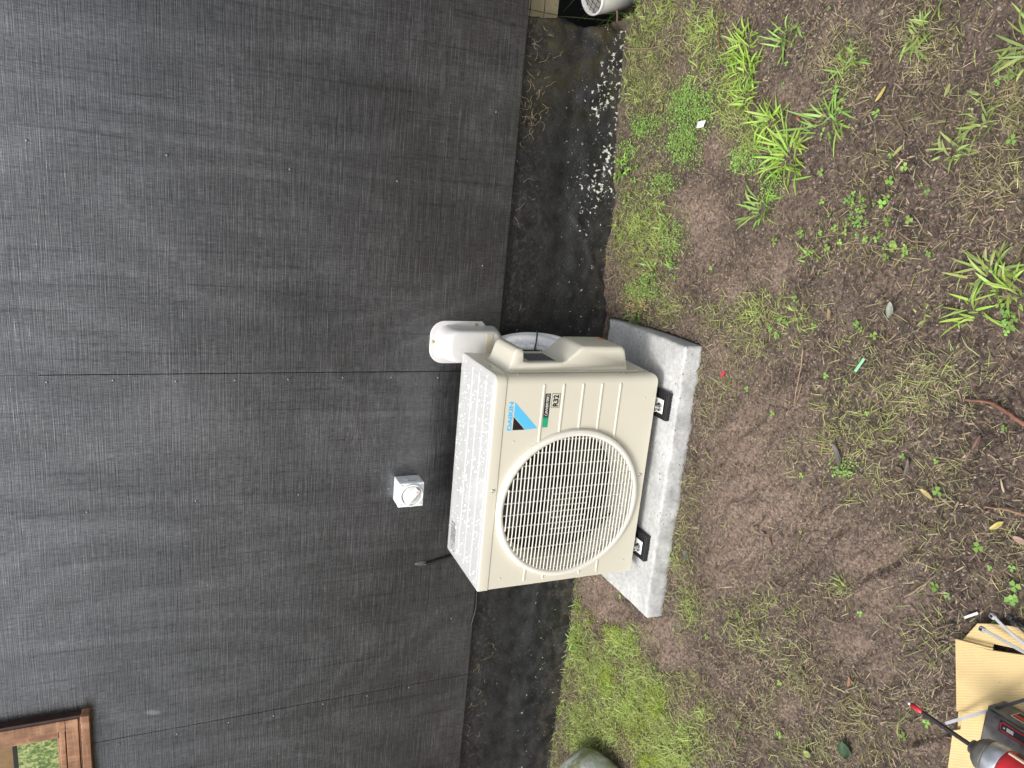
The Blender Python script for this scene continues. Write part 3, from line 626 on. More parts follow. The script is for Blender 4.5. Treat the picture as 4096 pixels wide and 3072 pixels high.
# rain drops lying on the lid
dv, df = [], []
seg_ = 8
for k in range(520):
    x = random.uniform(.012, .665); y = random.uniform(.006, .283); r = random.choice([.0014, .0018, .0026, .0036, .0022]) * random.uniform(.8, 1.4); e = random.uniform(.8, 1.7); a = random.uniform(-.4, .4)
    z = UH + (.0017 if any(abs(y - q) < .0205 for q in (.038, .094, .150, .206)) and .026 < x < .644 else -.0003); k0 = len(dv)
    for (rr, h) in ((1, 0), (.9, .35), (.6, .62)):
        for j in range(seg_):
            t = 2 * PI * j / seg_; px, py = r * rr * math.cos(t) * e, r * rr * math.sin(t); dv.append((x + px * math.cos(a) - py * math.sin(a), y + px * math.sin(a) + py * math.cos(a), z + h * r * .75))
    dv.append((x, y, z + .75 * r * .75))
    for i in range(2):
        for j in range(seg_): df.append((k0 + i * seg_ + j, k0 + i * seg_ + (j + 1) % seg_, k0 + (i + 1) * seg_ + (j + 1) % seg_, k0 + (i + 1) * seg_ + j))
    for j in range(seg_): df.append((k0 + 2 * seg_ + j, k0 + 2 * seg_ + (j + 1) % seg_, k0 + 3 * seg_))
    df.append(tuple(k0 + j for j in reversed(range(seg_))))
b = MB(); b.v = dv; b.f = df; b.m = [0] * len(df)
tag(b.build('rain_drops', m_drop, ac, smooth=True), kind='stuff')

# grille: ring, slats, thin ties
gr = MB(); cx, cz = GC
gr.lathe((cx, 0, cz), (0, -1, 0), [(GR - .003, -.004), (GR, 0), (GR, .006), (GR - .003, .0125), (GR - .009, .0155), (GR - .016, .0150), (GR - .020, .0115), (GR - .0215, .004), (GR - .0215, -.006)], 96, None, False)
RI = GR - .0205; z = cz - RI + .004; k = 0; zs = []
z = cz - 17.5 * .0121
for k in range(36):
    zk = cz + (k - 17.5) * .0121; d = RI ** 2 - (zk - cz) ** 2
    if d <= .0006: continue
    d = math.sqrt(d); zs.append((zk, d))
    bow = lambda x: -.012 - .005 * (1 - ((x - cx) / RI) ** 2)
    vs = []; NN = 14
    for i in range(NN + 1):
        x = cx - d + 2 * d * i / NN; y = bow(x); vs += [(x, y, zk - .0016), (x, y - .0010, zk), (x, y, zk + .0016), (x, y + .0034, zk + .0012), (x, y + .0034, zk - .0012)]
    fs = [(5 * i + j, 5 * i + (j + 1) % 5, 5 * i + 5 + (j + 1) % 5, 5 * i + 5 + j) for i in range(NN) for j in range(5)]
    gr.add(vs, fs)
for i in range(-5, 7):
    x = cx + (i - .5) * .0385; d = RI ** 2 - (x - cx) ** 2
    if d > 0:
        d = math.sqrt(d); y = -.012 - .005 * (1 - ((x - cx) / RI) ** 2) + .006; gr.box((x - .0008, y, cz - d), (x + .0008, y + .005, cz + d))
for i in (-1, 0, 1, 2):
    x = cx + (i - .5) * .0385 - .01925 + .0; gr.box((x - .0008, -.011, cz - .062), (x + .0008, -.006, cz + .062))
MB().lathe((cx + .222 * math.cos(1.38 - 1.2) + .006, -.015, cz + .222 * math.sin(.02) + .002), (0, -1, 0), [(.009, -.004), (.009, .002), (.006, .004)], 14)
grl = gr.build('grille', m_grille, ac, smooth=True); e_ = grl.modifiers.new('es', 'EDGE_SPLIT'); e_.split_angle = math.radians(38)
# fan behind the grille
MB().lathe((cx, .010, cz), (0, 1, 0), [(GR - .013, 0), (.214, .012), (.210, .05), (.212, .10)], 64, None, False).build('fan_shroud', m_creamp, ac, smooth=True)
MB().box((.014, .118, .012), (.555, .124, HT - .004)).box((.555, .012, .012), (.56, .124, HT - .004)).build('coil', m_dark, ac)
fan = MB().lathe((cx, .105, cz), (0, -1, 0), [(.05, 0), (.05, .045), (.044, .054), (.02, .058)], 32).build('fan', m_fan, ac, smooth=True)
for q in range(3):
    a0 = q * 2 * PI / 3 + .55; vs = []; nr, na = 8, 10
    for i in range(nr + 1):
        r_ = .045 + (.205 - .045) * i / nr
        for j in range(na + 1):
            t = a0 + (j / na) * (1.0 + .35 * i / nr) + .35 * i / nr; vs.append((cx + r_ * math.cos(t), .100 - .055 * j / na + .01 * math.sin(j / na * PI), cz + r_ * math.sin(t)))
    fb_ = MB().add(vs, [(i * (na + 1) + j, i * (na + 1) + j + 1, (i + 1) * (na + 1) + j + 1, (i + 1) * (na + 1) + j) for i in range(nr) for j in range(na)]).build('fan_blade', m_fan, fan, smooth=True)
    so_ = fb_.modifiers.new('s', 'SOLIDIFY'); so_.thickness = .003
bk = MB().box((cx - .03, .085, .43), (cx + .03, .098, .508)).box((cx - .012, .088, cz), (cx + .012, .098, .44)).build('motor_bracket', simple('galvanised_bracket', (.22, .22, .23), .5, .5), ac)

# valve cover on the right side
cov = MB()
def prof(s=0.0):
    return [(.677, .493), (.6915, .486), (.7285, .476), (.7415, .470), (.7435, .462), (.7425, .450), (.7385, .447), (.712, .446), (.706, .441), (.703, .425), (.703, .316), (.707, .302), (.7155, .293), (.742, .262), (.7495, .254), (.7515, .243), (.7515, .122), (.750, .113), (.744, .105), (.698, .094), (.677, .090)]
pr = prof()
rr = []
for y, k in ((.046, .80), (.0475, .93), (.051, .985), (.056, 1.0), (.186, 1.0), (.193, .985), (.198, .9), (.200, .75)):
    rr.append([(.677 + (x - .677) * k, y, z) for x, z in pr])
cov.loft(rr); vc = cov.build('valve_cover', m_creamp, ac, smooth=True); e_ = vc.modifiers.new('es', 'EDGE_SPLIT'); e_.split_angle = math.radians(62)
fl_ = MB().loft([[(xx_, p[0], p[1]) for p in rrect(.036, .040, .240, .497, .022, 6)] for xx_ in (.6755, .6775, .6790)]).build('cover_flange', m_creamp, vc, bevel=.0006)
MB().box((.7033, .066, .330), (.7042, .158, .418)).build('rating_label', m_grey, vc)
pt = MB()
for i in range(9):
    zz_ = .412 - i * .0092; yq = .069
    while yq < .152:
        w_ = random.uniform(.006, .022); pt.box((.7042, yq, zz_ - .0034), (.7047, min(yq + w_, .155), zz_)); yq += w_ + random.uniform(.002, .006)
pt.build('rating_print', m_ink, vc)
MB().add([(.7518, .145, .118), (.7518, .178, .118), (.7518, .1615, .140)], [(0, 1, 2)]).build('warning_sticker', m_orange, vc)
# upright joint line and screws on the side and front
MB().box((.6752, .0262, .01), (.6757, .0276, HT)).build('side_seam', simple('seam_shade', (.30, .28, .23), .6), cas)
def screw(p, ax, parent, m=m_metal, r=.0042):
    MB().lathe(p, ax, [(r * 1.35, 0), (r * 1.35, .0006), (r, .0008), (r, .0026), (r * .7, .0034), (r * .35, .0034), (r * .3, .0022)], 12, m).build('screw', m, parent, smooth=True)
for p in ((.329, -.002, .524), (.344, 0, .017)): screw(p, (0, -1, 0), ac)
for p in ((UW + .002, .1, .524), (UW, .018, .470), (UW, .018, .115), (UW, .033, .03)): screw(p, (1, 0, 0), ac)
# drops and specks on front: brand emblem, badges
em_ = MB(); ye = -.0004
tri = lambda pts, m: em_.loft([[(x_, 0.0, z_) for x_, z_ in pts], [(x_, ye, z_) for x_, z_ in pts]], m)
tri([(.5135, .4795), (.5535, .4795), (.5135, .4405)], m_ink)
tri([(.5560, .4795), (.5985, .4795), (.5165, .4005), (.5135, .4380)], m_blue)
em_.build('brand_emblem', None, ac)
text_mesh('DAIKIN', .02, m_blue, 'brand_lettering', ac, (.5125, -.0002, .4842), width=.0865, bold=.0010, height=.0135)
bd = MB().box((.5515, -.0004, .3675), (.6215, 0, .3850), m_ink).box((.518, -.0004, .3675), (.5455, 0, .3850), m_green)
for i in range(5): bd.box((.5455 + i * .0012, -.0004, .3675), (.5455 + i * .0012 + .0004 + .00012 * i, 0, .3850), m_ink); bd.box((.5459 + i * .0012 + .00012 * i, -.0004, .3675), (.5467 + i * .0012, 0, .3850), m_green)
bdo = bd.build('inverter_badge', None, ac)
text_mesh('INVERTER', .01, m_lab, 'badge_lettering', bdo, (.5600, -.0005, .3722), width=.0525, bold=.00025, height=.0080, shear=.3)
for s_, x_ in ((-1, .5600), (1, .6130)):
    A = [(x_ + s_ * (.0055 * math.cos(t)), .3762 + .0062 * math.sin(t)) for t in [(-.5 + k / 10) * PI for k in range(11)]]; B = [(x_ + s_ * (.0038 * math.cos(t)), .3762 + .0058 * math.sin(t)) for t in [(-.5 + k / 10) * PI for k in range(11)]]
    MB().add([(p[0], -.0007, p[1]) for p in A + B], [(i, i + 1, 12 + i, 11 + i) for i in range(10)]).build('badge_bracket', m_lab, bdo)
rbx = MB().box((.5775, -.0004, .3360), (.6215, 0, .3635), m_cream)
def fr(b, x0, z0, x1, z1, t, y, m):
    for a, c in (((x0, z0), (x1, z0 + t)), ((x0, z1 - t), (x1, z1)), ((x0, z0 + t), (x0 + t, z1 - t)), ((x1 - t, z0 + t), (x1, z1 - t))): b.box((a[0], y - .0003, a[1]), (c[0], y, c[1]), m)
fr(rbx, .5775, .3360, .6215, .3635, .0011, -.0004, m_ink); rbo = rbx.build('refrigerant_badge', None, ac)
text_mesh('R32', .02, m_ink, 'badge_lettering', rbo, (.5815, -.0006, .3405), width=.036, bold=.0007, height=.0180)
# feet of the unit, with bolts
for fx0 in (.575, .092):
    ft = MB().box((fx0 - .023, -.024, -.0165), (fx0 + .023, .285, -.0135)).box((fx0 - .023, .004, -.0135), (fx0 - .020, .285, -.0005)).box((fx0 + .020, .004, -.0135), (fx0 + .023, .285, -.0005))
    fo = ft.build('foot', m_bracket, ac, bevel=.002)
    MB().lathe((fx0 - .004, -.006, -.0133), (0, 0, 1), [(.0135, 0), (.0135, .0016), (.0125, .002)], 20).build('washer', simple('washer_steel', (.35, .35, .36), .35, 1), fo, smooth=True)
    MB().lathe((fx0 - .004, -.006, -.0113), (0, 0, 1), [(.0078, 0), (.0078, .006), (.0045, .0062), (.0045, .011), (.002, .012)], 6).build('bolt', m_metal, fo)

# rubber pads
for i, (fx0, lbl) in enumerate(((.575, 'ribbed black rubber pad under the right foot, nearer the white pipes'), (.092, 'ribbed black rubber pad under the left foot, below the fan grille'))):
    pd = MB(); w_ = .0445; z0, z1 = 0, .0165; yf, yb = -.0385, .070
    pd.box((-w_, yf, .0035), (w_, yb, .0115)); pd.box((-w_, yf, .0115), (w_, yf + .006, z1)); pd.box((-w_, yb - .006, .0115), (w_, yb, z1)); pd.box((-w_, yf + .006, .0115), (-w_ + .005, yb - .006, z1)); pd.box((w_ - .005, yf + .006, .0115), (w_, yb - .006, z1))
    for k in range(10): pd.box((-w_ + .005, yf + .010 + k * .0095, .0115), (w_ - .005, yf + .0145 + k * .0095, z1 - .0006))
    for k in range(9): pd.box((-w_ + .001 + k * .0101, yf + .001, 0), (-w_ + .0065 + k * .0101, yb - .001, .0035))
    p = (UX + fx0 + .004, UY + .0, STOP + .0008)
    o = pd.build('rubber_pad', m_black, None, bevel=.0006, bseg=1, loc=p); tag(o, lbl, 'rubber pad', 'rubber pads under the unit')

# ---------------------------------------------------------------- duct cover, pipes, tie
dc = thing('duct_cover', 'white plastic wall duct hood with rounded top beside the unit', 'duct cover', (0, 0, 0))
def ufill(x0, x1, z0, z1, r, seg=8, ch=0.0, rb=0.0):
    pts = []
    if rb:
        for cx_, a0 in ((x0 + rb * .6, PI), (x1 - rb, 1.5 * PI)):
            q_ = rb * .6 if a0 == PI else rb
            for k in range(5): t = a0 + .5 * PI * k / 4; pts.append((cx_ + q_ * math.cos(t), z0 + q_ + q_ * math.sin(t)))
        for k in range(seg + 1): t = .5 * PI * k / seg; pts.append((x1 - r + r * math.cos(t), z1 - r + r * math.sin(t)))
        for k in range(seg + 1): t = .5 * PI + .5 * PI * k / seg; pts.append((x0 + r + r * math.cos(t), z1 - r + r * math.sin(t)))
        return pts
    pts.append((x0 + ch, z0)); pts.append((x1 - ch, z0)); pts.append((x1, z0 + ch + 1e-4))
    for k in range(seg + 1): t = .5 * PI * k / seg; pts.append((x1 - r + r * math.cos(t), z1 - r + r * math.sin(t)))
    for k in range(seg + 1): t = .5 * PI + .5 * PI * k / seg; pts.append((x0 + r + r * math.cos(t), z1 - r + r * math.sin(t)))
    pts.append((x0, z0 + ch + 1e-4)); return pts
fo_ = ufill(-.1745, -.0325, .513, .7075, .048, 8, .018); fi_ = ufill(-.1715, -.0355, .515, .7045, .045, 8, .017)
MB().loft([[(p[0], 0, p[1]) for p in fo_], [(p[0], -.003, p[1]) for p in fo_], [(p[0], -.0045, p[1]) for p in fi_]]).build('flange', m_white, dc, bevel=.0006)
rg = []
for (y, x0, x1, z1, r) in ((-.0045, -.161, -.046, .692, .044), (-.02, -.160, -.047, .686, .042), (-.045, -.1585, -.0480, .680, .040), (-.064, -.157, -.0490, .675, .038), (-.072, -.1555, -.0505, .671, .036), (-.0775, -.153, -.0530, .666, .034), (-.0800, -.149, -.0570, .660, .031), (-.0808, -.143, -.0630, .652, .028)):
    ins = max(0, (-.064 - y)) * .35; rg.append([(p[0], y, p[1]) for p in ufill(x0, x1, .470 + .022 * (1 + (y + .081) / -.081) * 0 + .016 * (-y / .081) + ins, z1, r, 8, .0, .028)])
MB().loft(rg, None, False, True).build('hood', m_white, dc, smooth=True)
hood = [o for o in bpy.data.objects if o.name == 'hood'][0]; e_ = hood.modifiers.new('es', 'EDGE_SPLIT'); e_.split_angle = math.radians(45)
MB().box((-.1480, -.0822, .519), (-.0580, -.0806, .543)).build('tan_band', m_tan, hood, bevel=.0007)
MB().box((-.113, -.0816, .50), (-.1122, -.0806, .645)).build('moulding_line', m_white, hood)
for o_, a in (((1640 + 335 * .2712, 1230 + 500 * .2712), 0), ((1640 + 973 * .2712, 1230 + 245 * .2712), 0)):
    p = wp(*o_); screw((p[0], -.0045, p[2]), (0, -1, 0), dc, m_brass, .0036)
fv = lambda x, y: (1980 + x * .2622, 1300 + y * .2622)
def path(pts, ys): return [tuple(wp(*fv(x, y), yv)) for (x, y), yv in zip(pts, ys)]
def smooth_path(P, n=6):
    P = [Vector(p) for p in P]; out = []
    for i in range(len(P) - 1):
        p0, p1, p2, p3 = P[max(i - 1, 0)], P[i], P[i + 1], P[min(i + 2, len(P) - 1)]
        for k in range(n):
            t = k / n; out.append(.5 * ((2 * p1) + (-p0 + p2) * t + (2 * p0 - 5 * p1 + 4 * p2 - p3) * t * t + (-p0 + 3 * p1 - 3 * p2 + p3) * t ** 3))
    out.append(P[-1]); return out
bundle = thing('pipe_bundle', 'bundle of white sleeved pipes between duct cover and unit, tied once', 'pipes', (0, 0, 0))
pa = smooth_path(path([(60, 300), (200, 250), (420, 222), (610, 232), (780, 270), (930, 320), (1080, 380)], [-.045, -.055, -.07, -.085, -.10, -.12, -.15]))
pb = smooth_path(path([(60, 260), (240, 215), (430, 190), (600, 190), (760, 205), (930, 240), (1100, 300)], [-.03, -.04, -.05, -.06, -.075, -.10, -.13]))
pc = smooth_path(path([(120, 350), (300, 330), (450, 330), (640, 335), (820, 370), (1000, 420)], [-.06, -.075, -.085, -.095, -.11, -.13]))
MB().tube(pa, [.0185 + (.0 if i < 19 else .004) for i in range(len(pa))], 16).build('sleeved_pipe', m_sleeve, bundle, smooth=True)
MB().tube(pb, .0175, 16).build('sleeved_pipe', m_sleeve, bundle, smooth=True)
fine = smooth_path(pc, 4); MB().tube(fine, [.0120 if i % 4 < 2 else .0098 for i in range(len(fine))], 14).build('corrugated_conduit', simple('conduit_grey_white', (.80, .82, .85), .4), bundle)
p = wp(*fv(620, 250), -.085)
tn = (Vector(pa[20]) - Vector(pa[17])).normalized(); a1 = tn.orthogonal().normalized(); 
tie = [];
for k in range(25):
    t = 2 * PI * k / 24; e1 = Vector((.34, -.94, 0)).normalized(); e1 = (e1 - tn * e1.dot(tn)).normalized(); e2 = tn.cross(e1); c_ = (Vector(pa[19]) + Vector(pb[18]) + Vector(pc[17])) / 3
    tie.append(c_ + e1 * math.cos(t) * .031 + e2 * math.sin(t) * .036)
MB().tube(tie, .0024, 6).build('cable_tie', m_tied, bundle, smooth=True)

# ---------------------------------------------------------------- isolator switch
sw = thing('isolator_switch', 'small white rotary isolator switch box with round knob on the black wall', 'switch', (-.6085, 0, .7565))
w2 = .0425
MB().box((-w2, -.056, -w2), (w2, 0, w2)).build('box', m_sw, sw, bevel=.003)
fpn = MB().box((-w2 - .0005, -.068, -w2 - .0005), (w2 + .0005, -.0565, w2 + .0005)); fpo = fpn.build('cover', m_sw, sw, bevel=.003)
for sx_, sz_ in ((-1, 1), (1, 1), (-1, -1), (1, -1)): MB().lathe((sx_ * .034, -.068, sz_ * .034), (0, -1, 0), [(.0042, 0), (.0042, .001), (.0028, .0016)], 12).build('corner_screw', m_white, fpo, smooth=True)
MB().lathe((0, -.068, 0), (0, -1, 0), [(.0400, -.008), (.0400, .006), (.0385, .008), (.0345, .008), (.0335, .003), (.0330, .0005)], 40).build('bezel', m_sw, sw, smooth=True)
kn = MB().lathe((0, -.0685, 0), (0, -1, 0), [(.031, 0), (.031, .0045), (.030, .0052)], 40).build('knob', simple('knob_plastic', (.64, .64, .58), .4), sw, smooth=True)
d_ = Vector((.80, 0, -.60)); n_ = Vector((.60, 0, .80)); hb = MB()
def HP(a, b, y): v_ = d_ * a + n_ * b; return (v_.x, y, v_.z)
hb.loft([[HP(a, b, y) for a, b in ((-.031, -.009), (.031, -.009), (.031, .009), (-.031, .009))] for y in (-.070, -.078)] + [[HP(a, b, -.090) for a, b in ((-.030, -.0065), (.030, -.0065), (.030, .0065), (-.030, .0065))]])
hbo = hb.build('handle', m_sw, kn, bevel=.0015)
MB().loft([[HP(a, b, y) for a, b in ((.020, -.004), (.0275, 0), (.020, .004))] for y in (-.0898, -.0908)]).build('pointer_mark', m_orange, hbo)
text_mesh('O', .013, simple('moulded_mark', (.45, .46, .47), .5), 'off_mark', fpo, (.012, -.0683, .0215), height=.0085, ext=.0006)
text_mesh('I', .013, bpy.data.materials['moulded_mark'], 'on_mark', fpo, (.0335, -.0683, -.022), height=.008, ext=.0006)
MB().lathe((w2, -.03, .012), (1, 0, 0), [(.0095, 0), (.0095, .0007), (.009, .0009)], 20).build('knockout', m_sw, sw, smooth=True); MB().lathe((-.015, -.028, w2), (0, 0, 1), [(.012, 0), (.012, .0007), (.011, .0009)], 20).build('knockout', m_sw, sw, smooth=True)
sm_ = MB()
for i, (a, b_, c_) in enumerate(((-.010, .006, 0), (.008, .004, 0), (.003, .002, 0))): pass
for k in range(7): sm_.box((w2 + .0002, -.049, -.022 + k * .0045), (w2 + .0005, -.0462 + .002 * (k % 2), -.0195 + k * .0045))
sm_.build('side_print', m_ink, sw)

# ---------------------------------------------------------------- cables on the wall
c5 = lambda x, y: (1500 + .3014 * x, 1850 + .3014 * y)
a = wp(*c5(660, 1340)); b_ = wp(*c5(980, 1240)); dr = (b_ - a)
cable = thing('wall_cable', 'black cable running from a sealed hole in the wall down behind the unit', 'cable', (0, 0, 0))
MB().tube(smooth_path([(a[0], .004, a[2] + .003), (a[0], -.007, a[2] - .004), tuple(a + dr * .5 + np.array([0, -.007, 0])), tuple(b_ + np.array([0, -.007, 0])), tuple(b_ + dr * 1.5 + np.array([0, -.007, 0]))]), .0042, 10).build('sheath', m_blackp, cable, smooth=True)
sb = MB(); rg = []
for k, (t, w_, h) in enumerate(((0, .001, .0005), (.012, .007, .003), (.026, .011, .0045), (.038, .010, .006), (.048, .004, .002))):
    z_ = a[2] + .038 - t; rg.append([(a[0] + .002 + w_ * math.cos(q), -max(0, h * math.sin(q)) + .0008, z_) for q in [PI * 2 * j / 12 for j in range(12)]])
sb.loft(rg).build('sealant_dab', m_sealant, cable, smooth=True)
lc = [tuple(wp(*cC(x, y), -.006)) for x, y in ((222, 200), (214, 262), (212, 330), (203, 390), (190, 440), (178, 480), (172, 510))]
o = MB().tube(smooth_path(lc), .0026, 8).build('loose_cable', m_black, smooth=True); tag(o, 'short black cable lying along the bottom edge of the plywood', 'cable')

# ---------------------------------------------------------------- under-floor corner at the end of the footing: board, drain riser
bo = MB(); b0 = wp(2090, -60, .14); b1_ = wp(2232, 52, .14); x0, x1 = b1_[0] - .1, 1.55; zt_, zb_ = .60, b1_[2]
for i in range(9):
    for j in range(5):
        bo.box((x0 + i * .047, .14, zb_ + j * .05 + .001), (x0 + i * .047 + .045, .15, zb_ + j * .05 + .048))
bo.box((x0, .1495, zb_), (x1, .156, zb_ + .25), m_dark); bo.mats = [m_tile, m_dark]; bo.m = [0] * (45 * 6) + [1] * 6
o = bo.build('scored_board', None); tag(o, 'yellowish scored board in the gap under the floor', 'board')
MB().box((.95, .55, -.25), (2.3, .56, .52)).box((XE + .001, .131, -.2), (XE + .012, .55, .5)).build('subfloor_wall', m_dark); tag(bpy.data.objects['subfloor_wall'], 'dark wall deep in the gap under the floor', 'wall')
rim = wp(2367, -12, .10); foot_ = gp(2520, -40, .05); foot_ = np.array([foot_[0], foot_[1], .05])
axd = Vector(rim - foot_); ln = axd.length; ax_ = Vector((rim[0] - foot_[0], rim[1] - foot_[1], rim[2] - foot_[2])).normalized()
dr_ = thing('drain_riser', 'dirty white plastic drain riser with black grate beside the footing end', 'drain pipe', (0, 0, 0))
rp = .056; base = Vector(rim) - ax_ * .34
MB().lathe(base, ax_, [(rp * .93, 0), (rp * .93, .20), (rp * .97, .203), (rp * .97, .245), (rp, .25), (rp, .338), (rp * .985, .34), (rp * .90, .34), (rp * .89, .325), (rp * .89, .20)], 36, None, False).build('pipe', m_whited, dr_, smooth=True)
MB().lathe(base, ax_, [(rp * 1.01, .333), (rp * 1.012, .337), (rp * 1.0, .341), (rp * .90, .342), (rp * .895, .336)], 36, None, False).build('rim', m_white, dr_, smooth=True)
gt = MB(); u1 = ax_.orthogonal().normalized(); u2 = ax_.cross(u1); cg = Vector(rim) - ax_ * .012
for k in range(-2, 3):
    off = k * .0185; h_ = math.sqrt(max(0, (rp * .89) ** 2 - off ** 2))
    for A_, B_ in ((u1, u2), (u2, u1)): gt.tube([cg + A_ * off - B_ * h_, cg + A_ * off + B_ * h_], .0011, 5)
gt.build('grate', simple('grate_grey', (.035, .037, .045), .5), dr_)
gl = thing
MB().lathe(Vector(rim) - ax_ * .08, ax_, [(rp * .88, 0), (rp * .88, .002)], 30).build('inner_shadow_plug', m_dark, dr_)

# ---------------------------------------------------------------- cardboard, driver, cable ties, stone
ZCB = .028
def pxpoly(pts, z): return [tuple(gp(*p_, z)[:2]) for p_ in pts]
card = thing('cardboard_sheet', 'flattened yellow corrugated cardboard box on the ground under the driver', 'cardboard', (0, 0, 0))
main = [c7(735, 470), c7(780, 500), c7(1072, 578), c7(1085, 583), c7(1369, 622), c7(1700, 700), c7(2200, 1500), c7(1900, 2300), c7(700, 2300), c7(708, 1142), c7(745, 1138)]
main = [c7(735, 470), c7(780, 500), c7(1072, 578), c7(1369, 622), c7(1900, 720), c7(2300, 1200), c7(2100, 1700), c7(800, 1142), c7(745, 1138)]
low_ = [c7(800, 1100), c7(2100, 1600), c7(1900, 2300), c7(640, 2300), c7(666, 1659), c7(712, 1312), c7(783, 1303)]
flap = [c7(800, 482), c7(938, 330), c7(1060, 333), c7(1369, 370), c7(2100, 480), c7(2300, 700), c7(1369, 580), c7(1085, 518), c7(1078, 560)]
side = [c7(762, 1140), c7(850, 1140), c7(850, 1303), c7(756, 1303)]
def sheet(pts, z, th, name):
    P = pxpoly(pts, z); bb = MB(); bb.prism(P, 'z', z - th, z); return bb.build(name, m_card, card, bevel=.0008, bseg=1)
sheet(main, ZCB + .006, .005, 'panel'); sheet(low_, ZCB, .005, 'panel'); sheet(flap, ZCB - .004, .004, 'flap'); sheet(side, ZCB - .010, .004, 'flap')
P = pxpoly([c7(735, 470), c7(1078, 560), c7(1078, 575), c7(780, 505)], ZCB + .010); b = MB(); b.loft([[(x, y, ZCB + .0062) for x, y in P], [(x, y, ZCB + .0105) for x, y in P]]); b.build('raised_crease', m_card, card, bevel=.001)

ZD = ZCB + .006
nose = Vector(gp(3896, 2990, ZD + .135)); tip = Vector(gp(3630, 2804, ZD + .128)); fwd = (tip - nose); bitL = fwd.length; fwd.z = 0; fwd.normalize(); right = Vector((-fwd.y, fwd.x, 0)) * -1; upv = Vector((0, 0, 1))
dv_ = thing('impact_driver', 'red and black cordless impact driver with long bit on the cardboard', 'power tool', (nose.x, nose.y, ZD))
LM = Matrix((right, fwd, upv)).transposed()   # local x=right, y=forward
dv_.rotation_euler = LM.to_euler()
hN = .135
MB().tube([(0, -.01, hN), (0, bitL * .74, hN - .002)], .0042, 6).build('bit_shaft', m_blackp, dv_)
MB().tube([(0, bitL * .74, hN - .002), (0, bitL * .92, hN - .004)], .0046, 10).build('bit_sleeve', m_red, dv_, smooth=True)
MB().tube([(0, bitL * .92, hN - .004), (0, bitL * .97, hN - .005), (0, bitL * 1.03, hN - .005)], [.004, .005, .0012], 10).build('bit_tip', m_metal, dv_, smooth=True)
MB().lathe((0, 0, hN), (0, -1, 0), [(.007, -.006), (.012, -.004), (.014, .004), (.022, .008), (.028, .016), (.031, .026), (.031, .030)], 28).build('nose_boot', m_dusty, dv_, smooth=True)
MB().lathe((0, -.030, hN), (0, -1, 0), [(.0315, 0), (.033, .004), (.034, .024), (.033, .026)], 28).build('gear_housing', m_sil, dv_, smooth=True)
bo_ = MB(); rg = []
for y, w_, h_ in ((-.056, .033, .033), (-.062, .034, .035), (-.10, .033, .035), (-.14, .031, .033), (-.155, .026, .028)):
    rg.append([(w_ * math.cos(t), y, hN + h_ * math.sin(t)) for t in [2 * PI * k / 24 for k in range(24)]])
bo_.loft(rg).build('motor_housing', m_red, dv_, smooth=True)
MB().box((.031, -.150, hN + .004), (.0355, -.060, hN + .009), m_tan).box((.030, -.150, hN - .014), (.0345, -.066, hN - .002), m_blackp).build('housing_trim', None, dv_, bevel=.001)
MB().loft([[(x_, y_, .055) for x_, y_ in rrect(-.017, -.125, .017, -.075, .012, 5)], [(x_, y_, hN - .02) for x_, y_ in rrect(-.016, -.115, .016, -.068, .012, 5)]]).build('grip', m_dusty, dv_, smooth=True)
bt = MB(); 
for z0, z1, e in ((.0, .048, 0), (.048, .060, .005)): bt.box((-.039 + e, -.125 + e, z0), (.039 - e, .042 - e, z1))
bto = bt.build('battery', m_dusty, dv_, bevel=.005, bseg=3)
MB().box((.0392, -.12, .014), (.0402, .004, .040), m_tan).box((.0398, -.118, .016), (.0406, .002, .038), m_blackp).box((.0402, -.118, .028), (.0410, .0, .036), m_red).build('battery_label', None, bto)
MB().box((.012, -.05, .0602), (.034, .008, .0612), m_blackp).box((.014, -.04, .0605), (.016, .006, .0618), m_red).box((.030, -.04, .0605), (.032, .006, .0618), m_red).box((.014, .004, .0605), (.032, .006, .0618), m_red).build('release_panel', None, bto)
MB().box((.019, -.018, .0613), (.026, -.006, .0619)).box((.021, -.003, .0613), (.024, .0, .0619)).build('white_mark', m_white, bto)

def zip_tie(p0, p1, z0, z1, m, lbl, w=.0042, bend=0.0, head=True):
    A = Vector(gp(*p0, z0)); B = Vector(gp(*p1, z1)); d = (B - A).normalized(); s_ = d.cross(Vector((0, 0, 1))).normalized(); nn = 14; rg = []
    for i in range(nn + 1):
        t = i / nn; c_ = A.lerp(B, t) + s_ * bend * math.sin(PI * t); k = 1 if t > .06 else .8
        rg.append([tuple(c_ - s_ * w * k), tuple(c_ + s_ * w * k), tuple(c_ + s_ * w * k + Vector((0, 0, .0015))), tuple(c_ - s_ * w * k + Vector((0, 0, .0015)))])
    r = MB().loft(rg).build('cable_tie', m, None); tag(r, lbl, 'cable tie', 'cable ties by the cardboard')
    if head:
        h = MB(); h.add([tuple(A + d * a_ + s_ * b_ + Vector((0, 0, c_))) for c_ in (-.002, .006) for a_, b_ in ((-.0065, -.0045), (.004, -.0045), (.004, .0045), (-.0065, .0045))], [(0, 3, 2, 1), (4, 5, 6, 7), (0, 1, 5, 4), (1, 2, 6, 5), (2, 3, 7, 6), (3, 0, 4, 7)])
        h.build('tie_head', m, r, bevel=.0012)
        MB().add([tuple(A + d * a_ + s_ * b_ + Vector((0, 0, .0063))) for a_, b_ in ((-.005, -.0028), (.001, -.0028), (.001, .0028), (-.005, .0028))], [(0, 1, 2, 3)]).build('tie_slot', m_ink, r)
    return r
ck = lambda x, y: (3800 + x * .211, 2450 + y * .211)
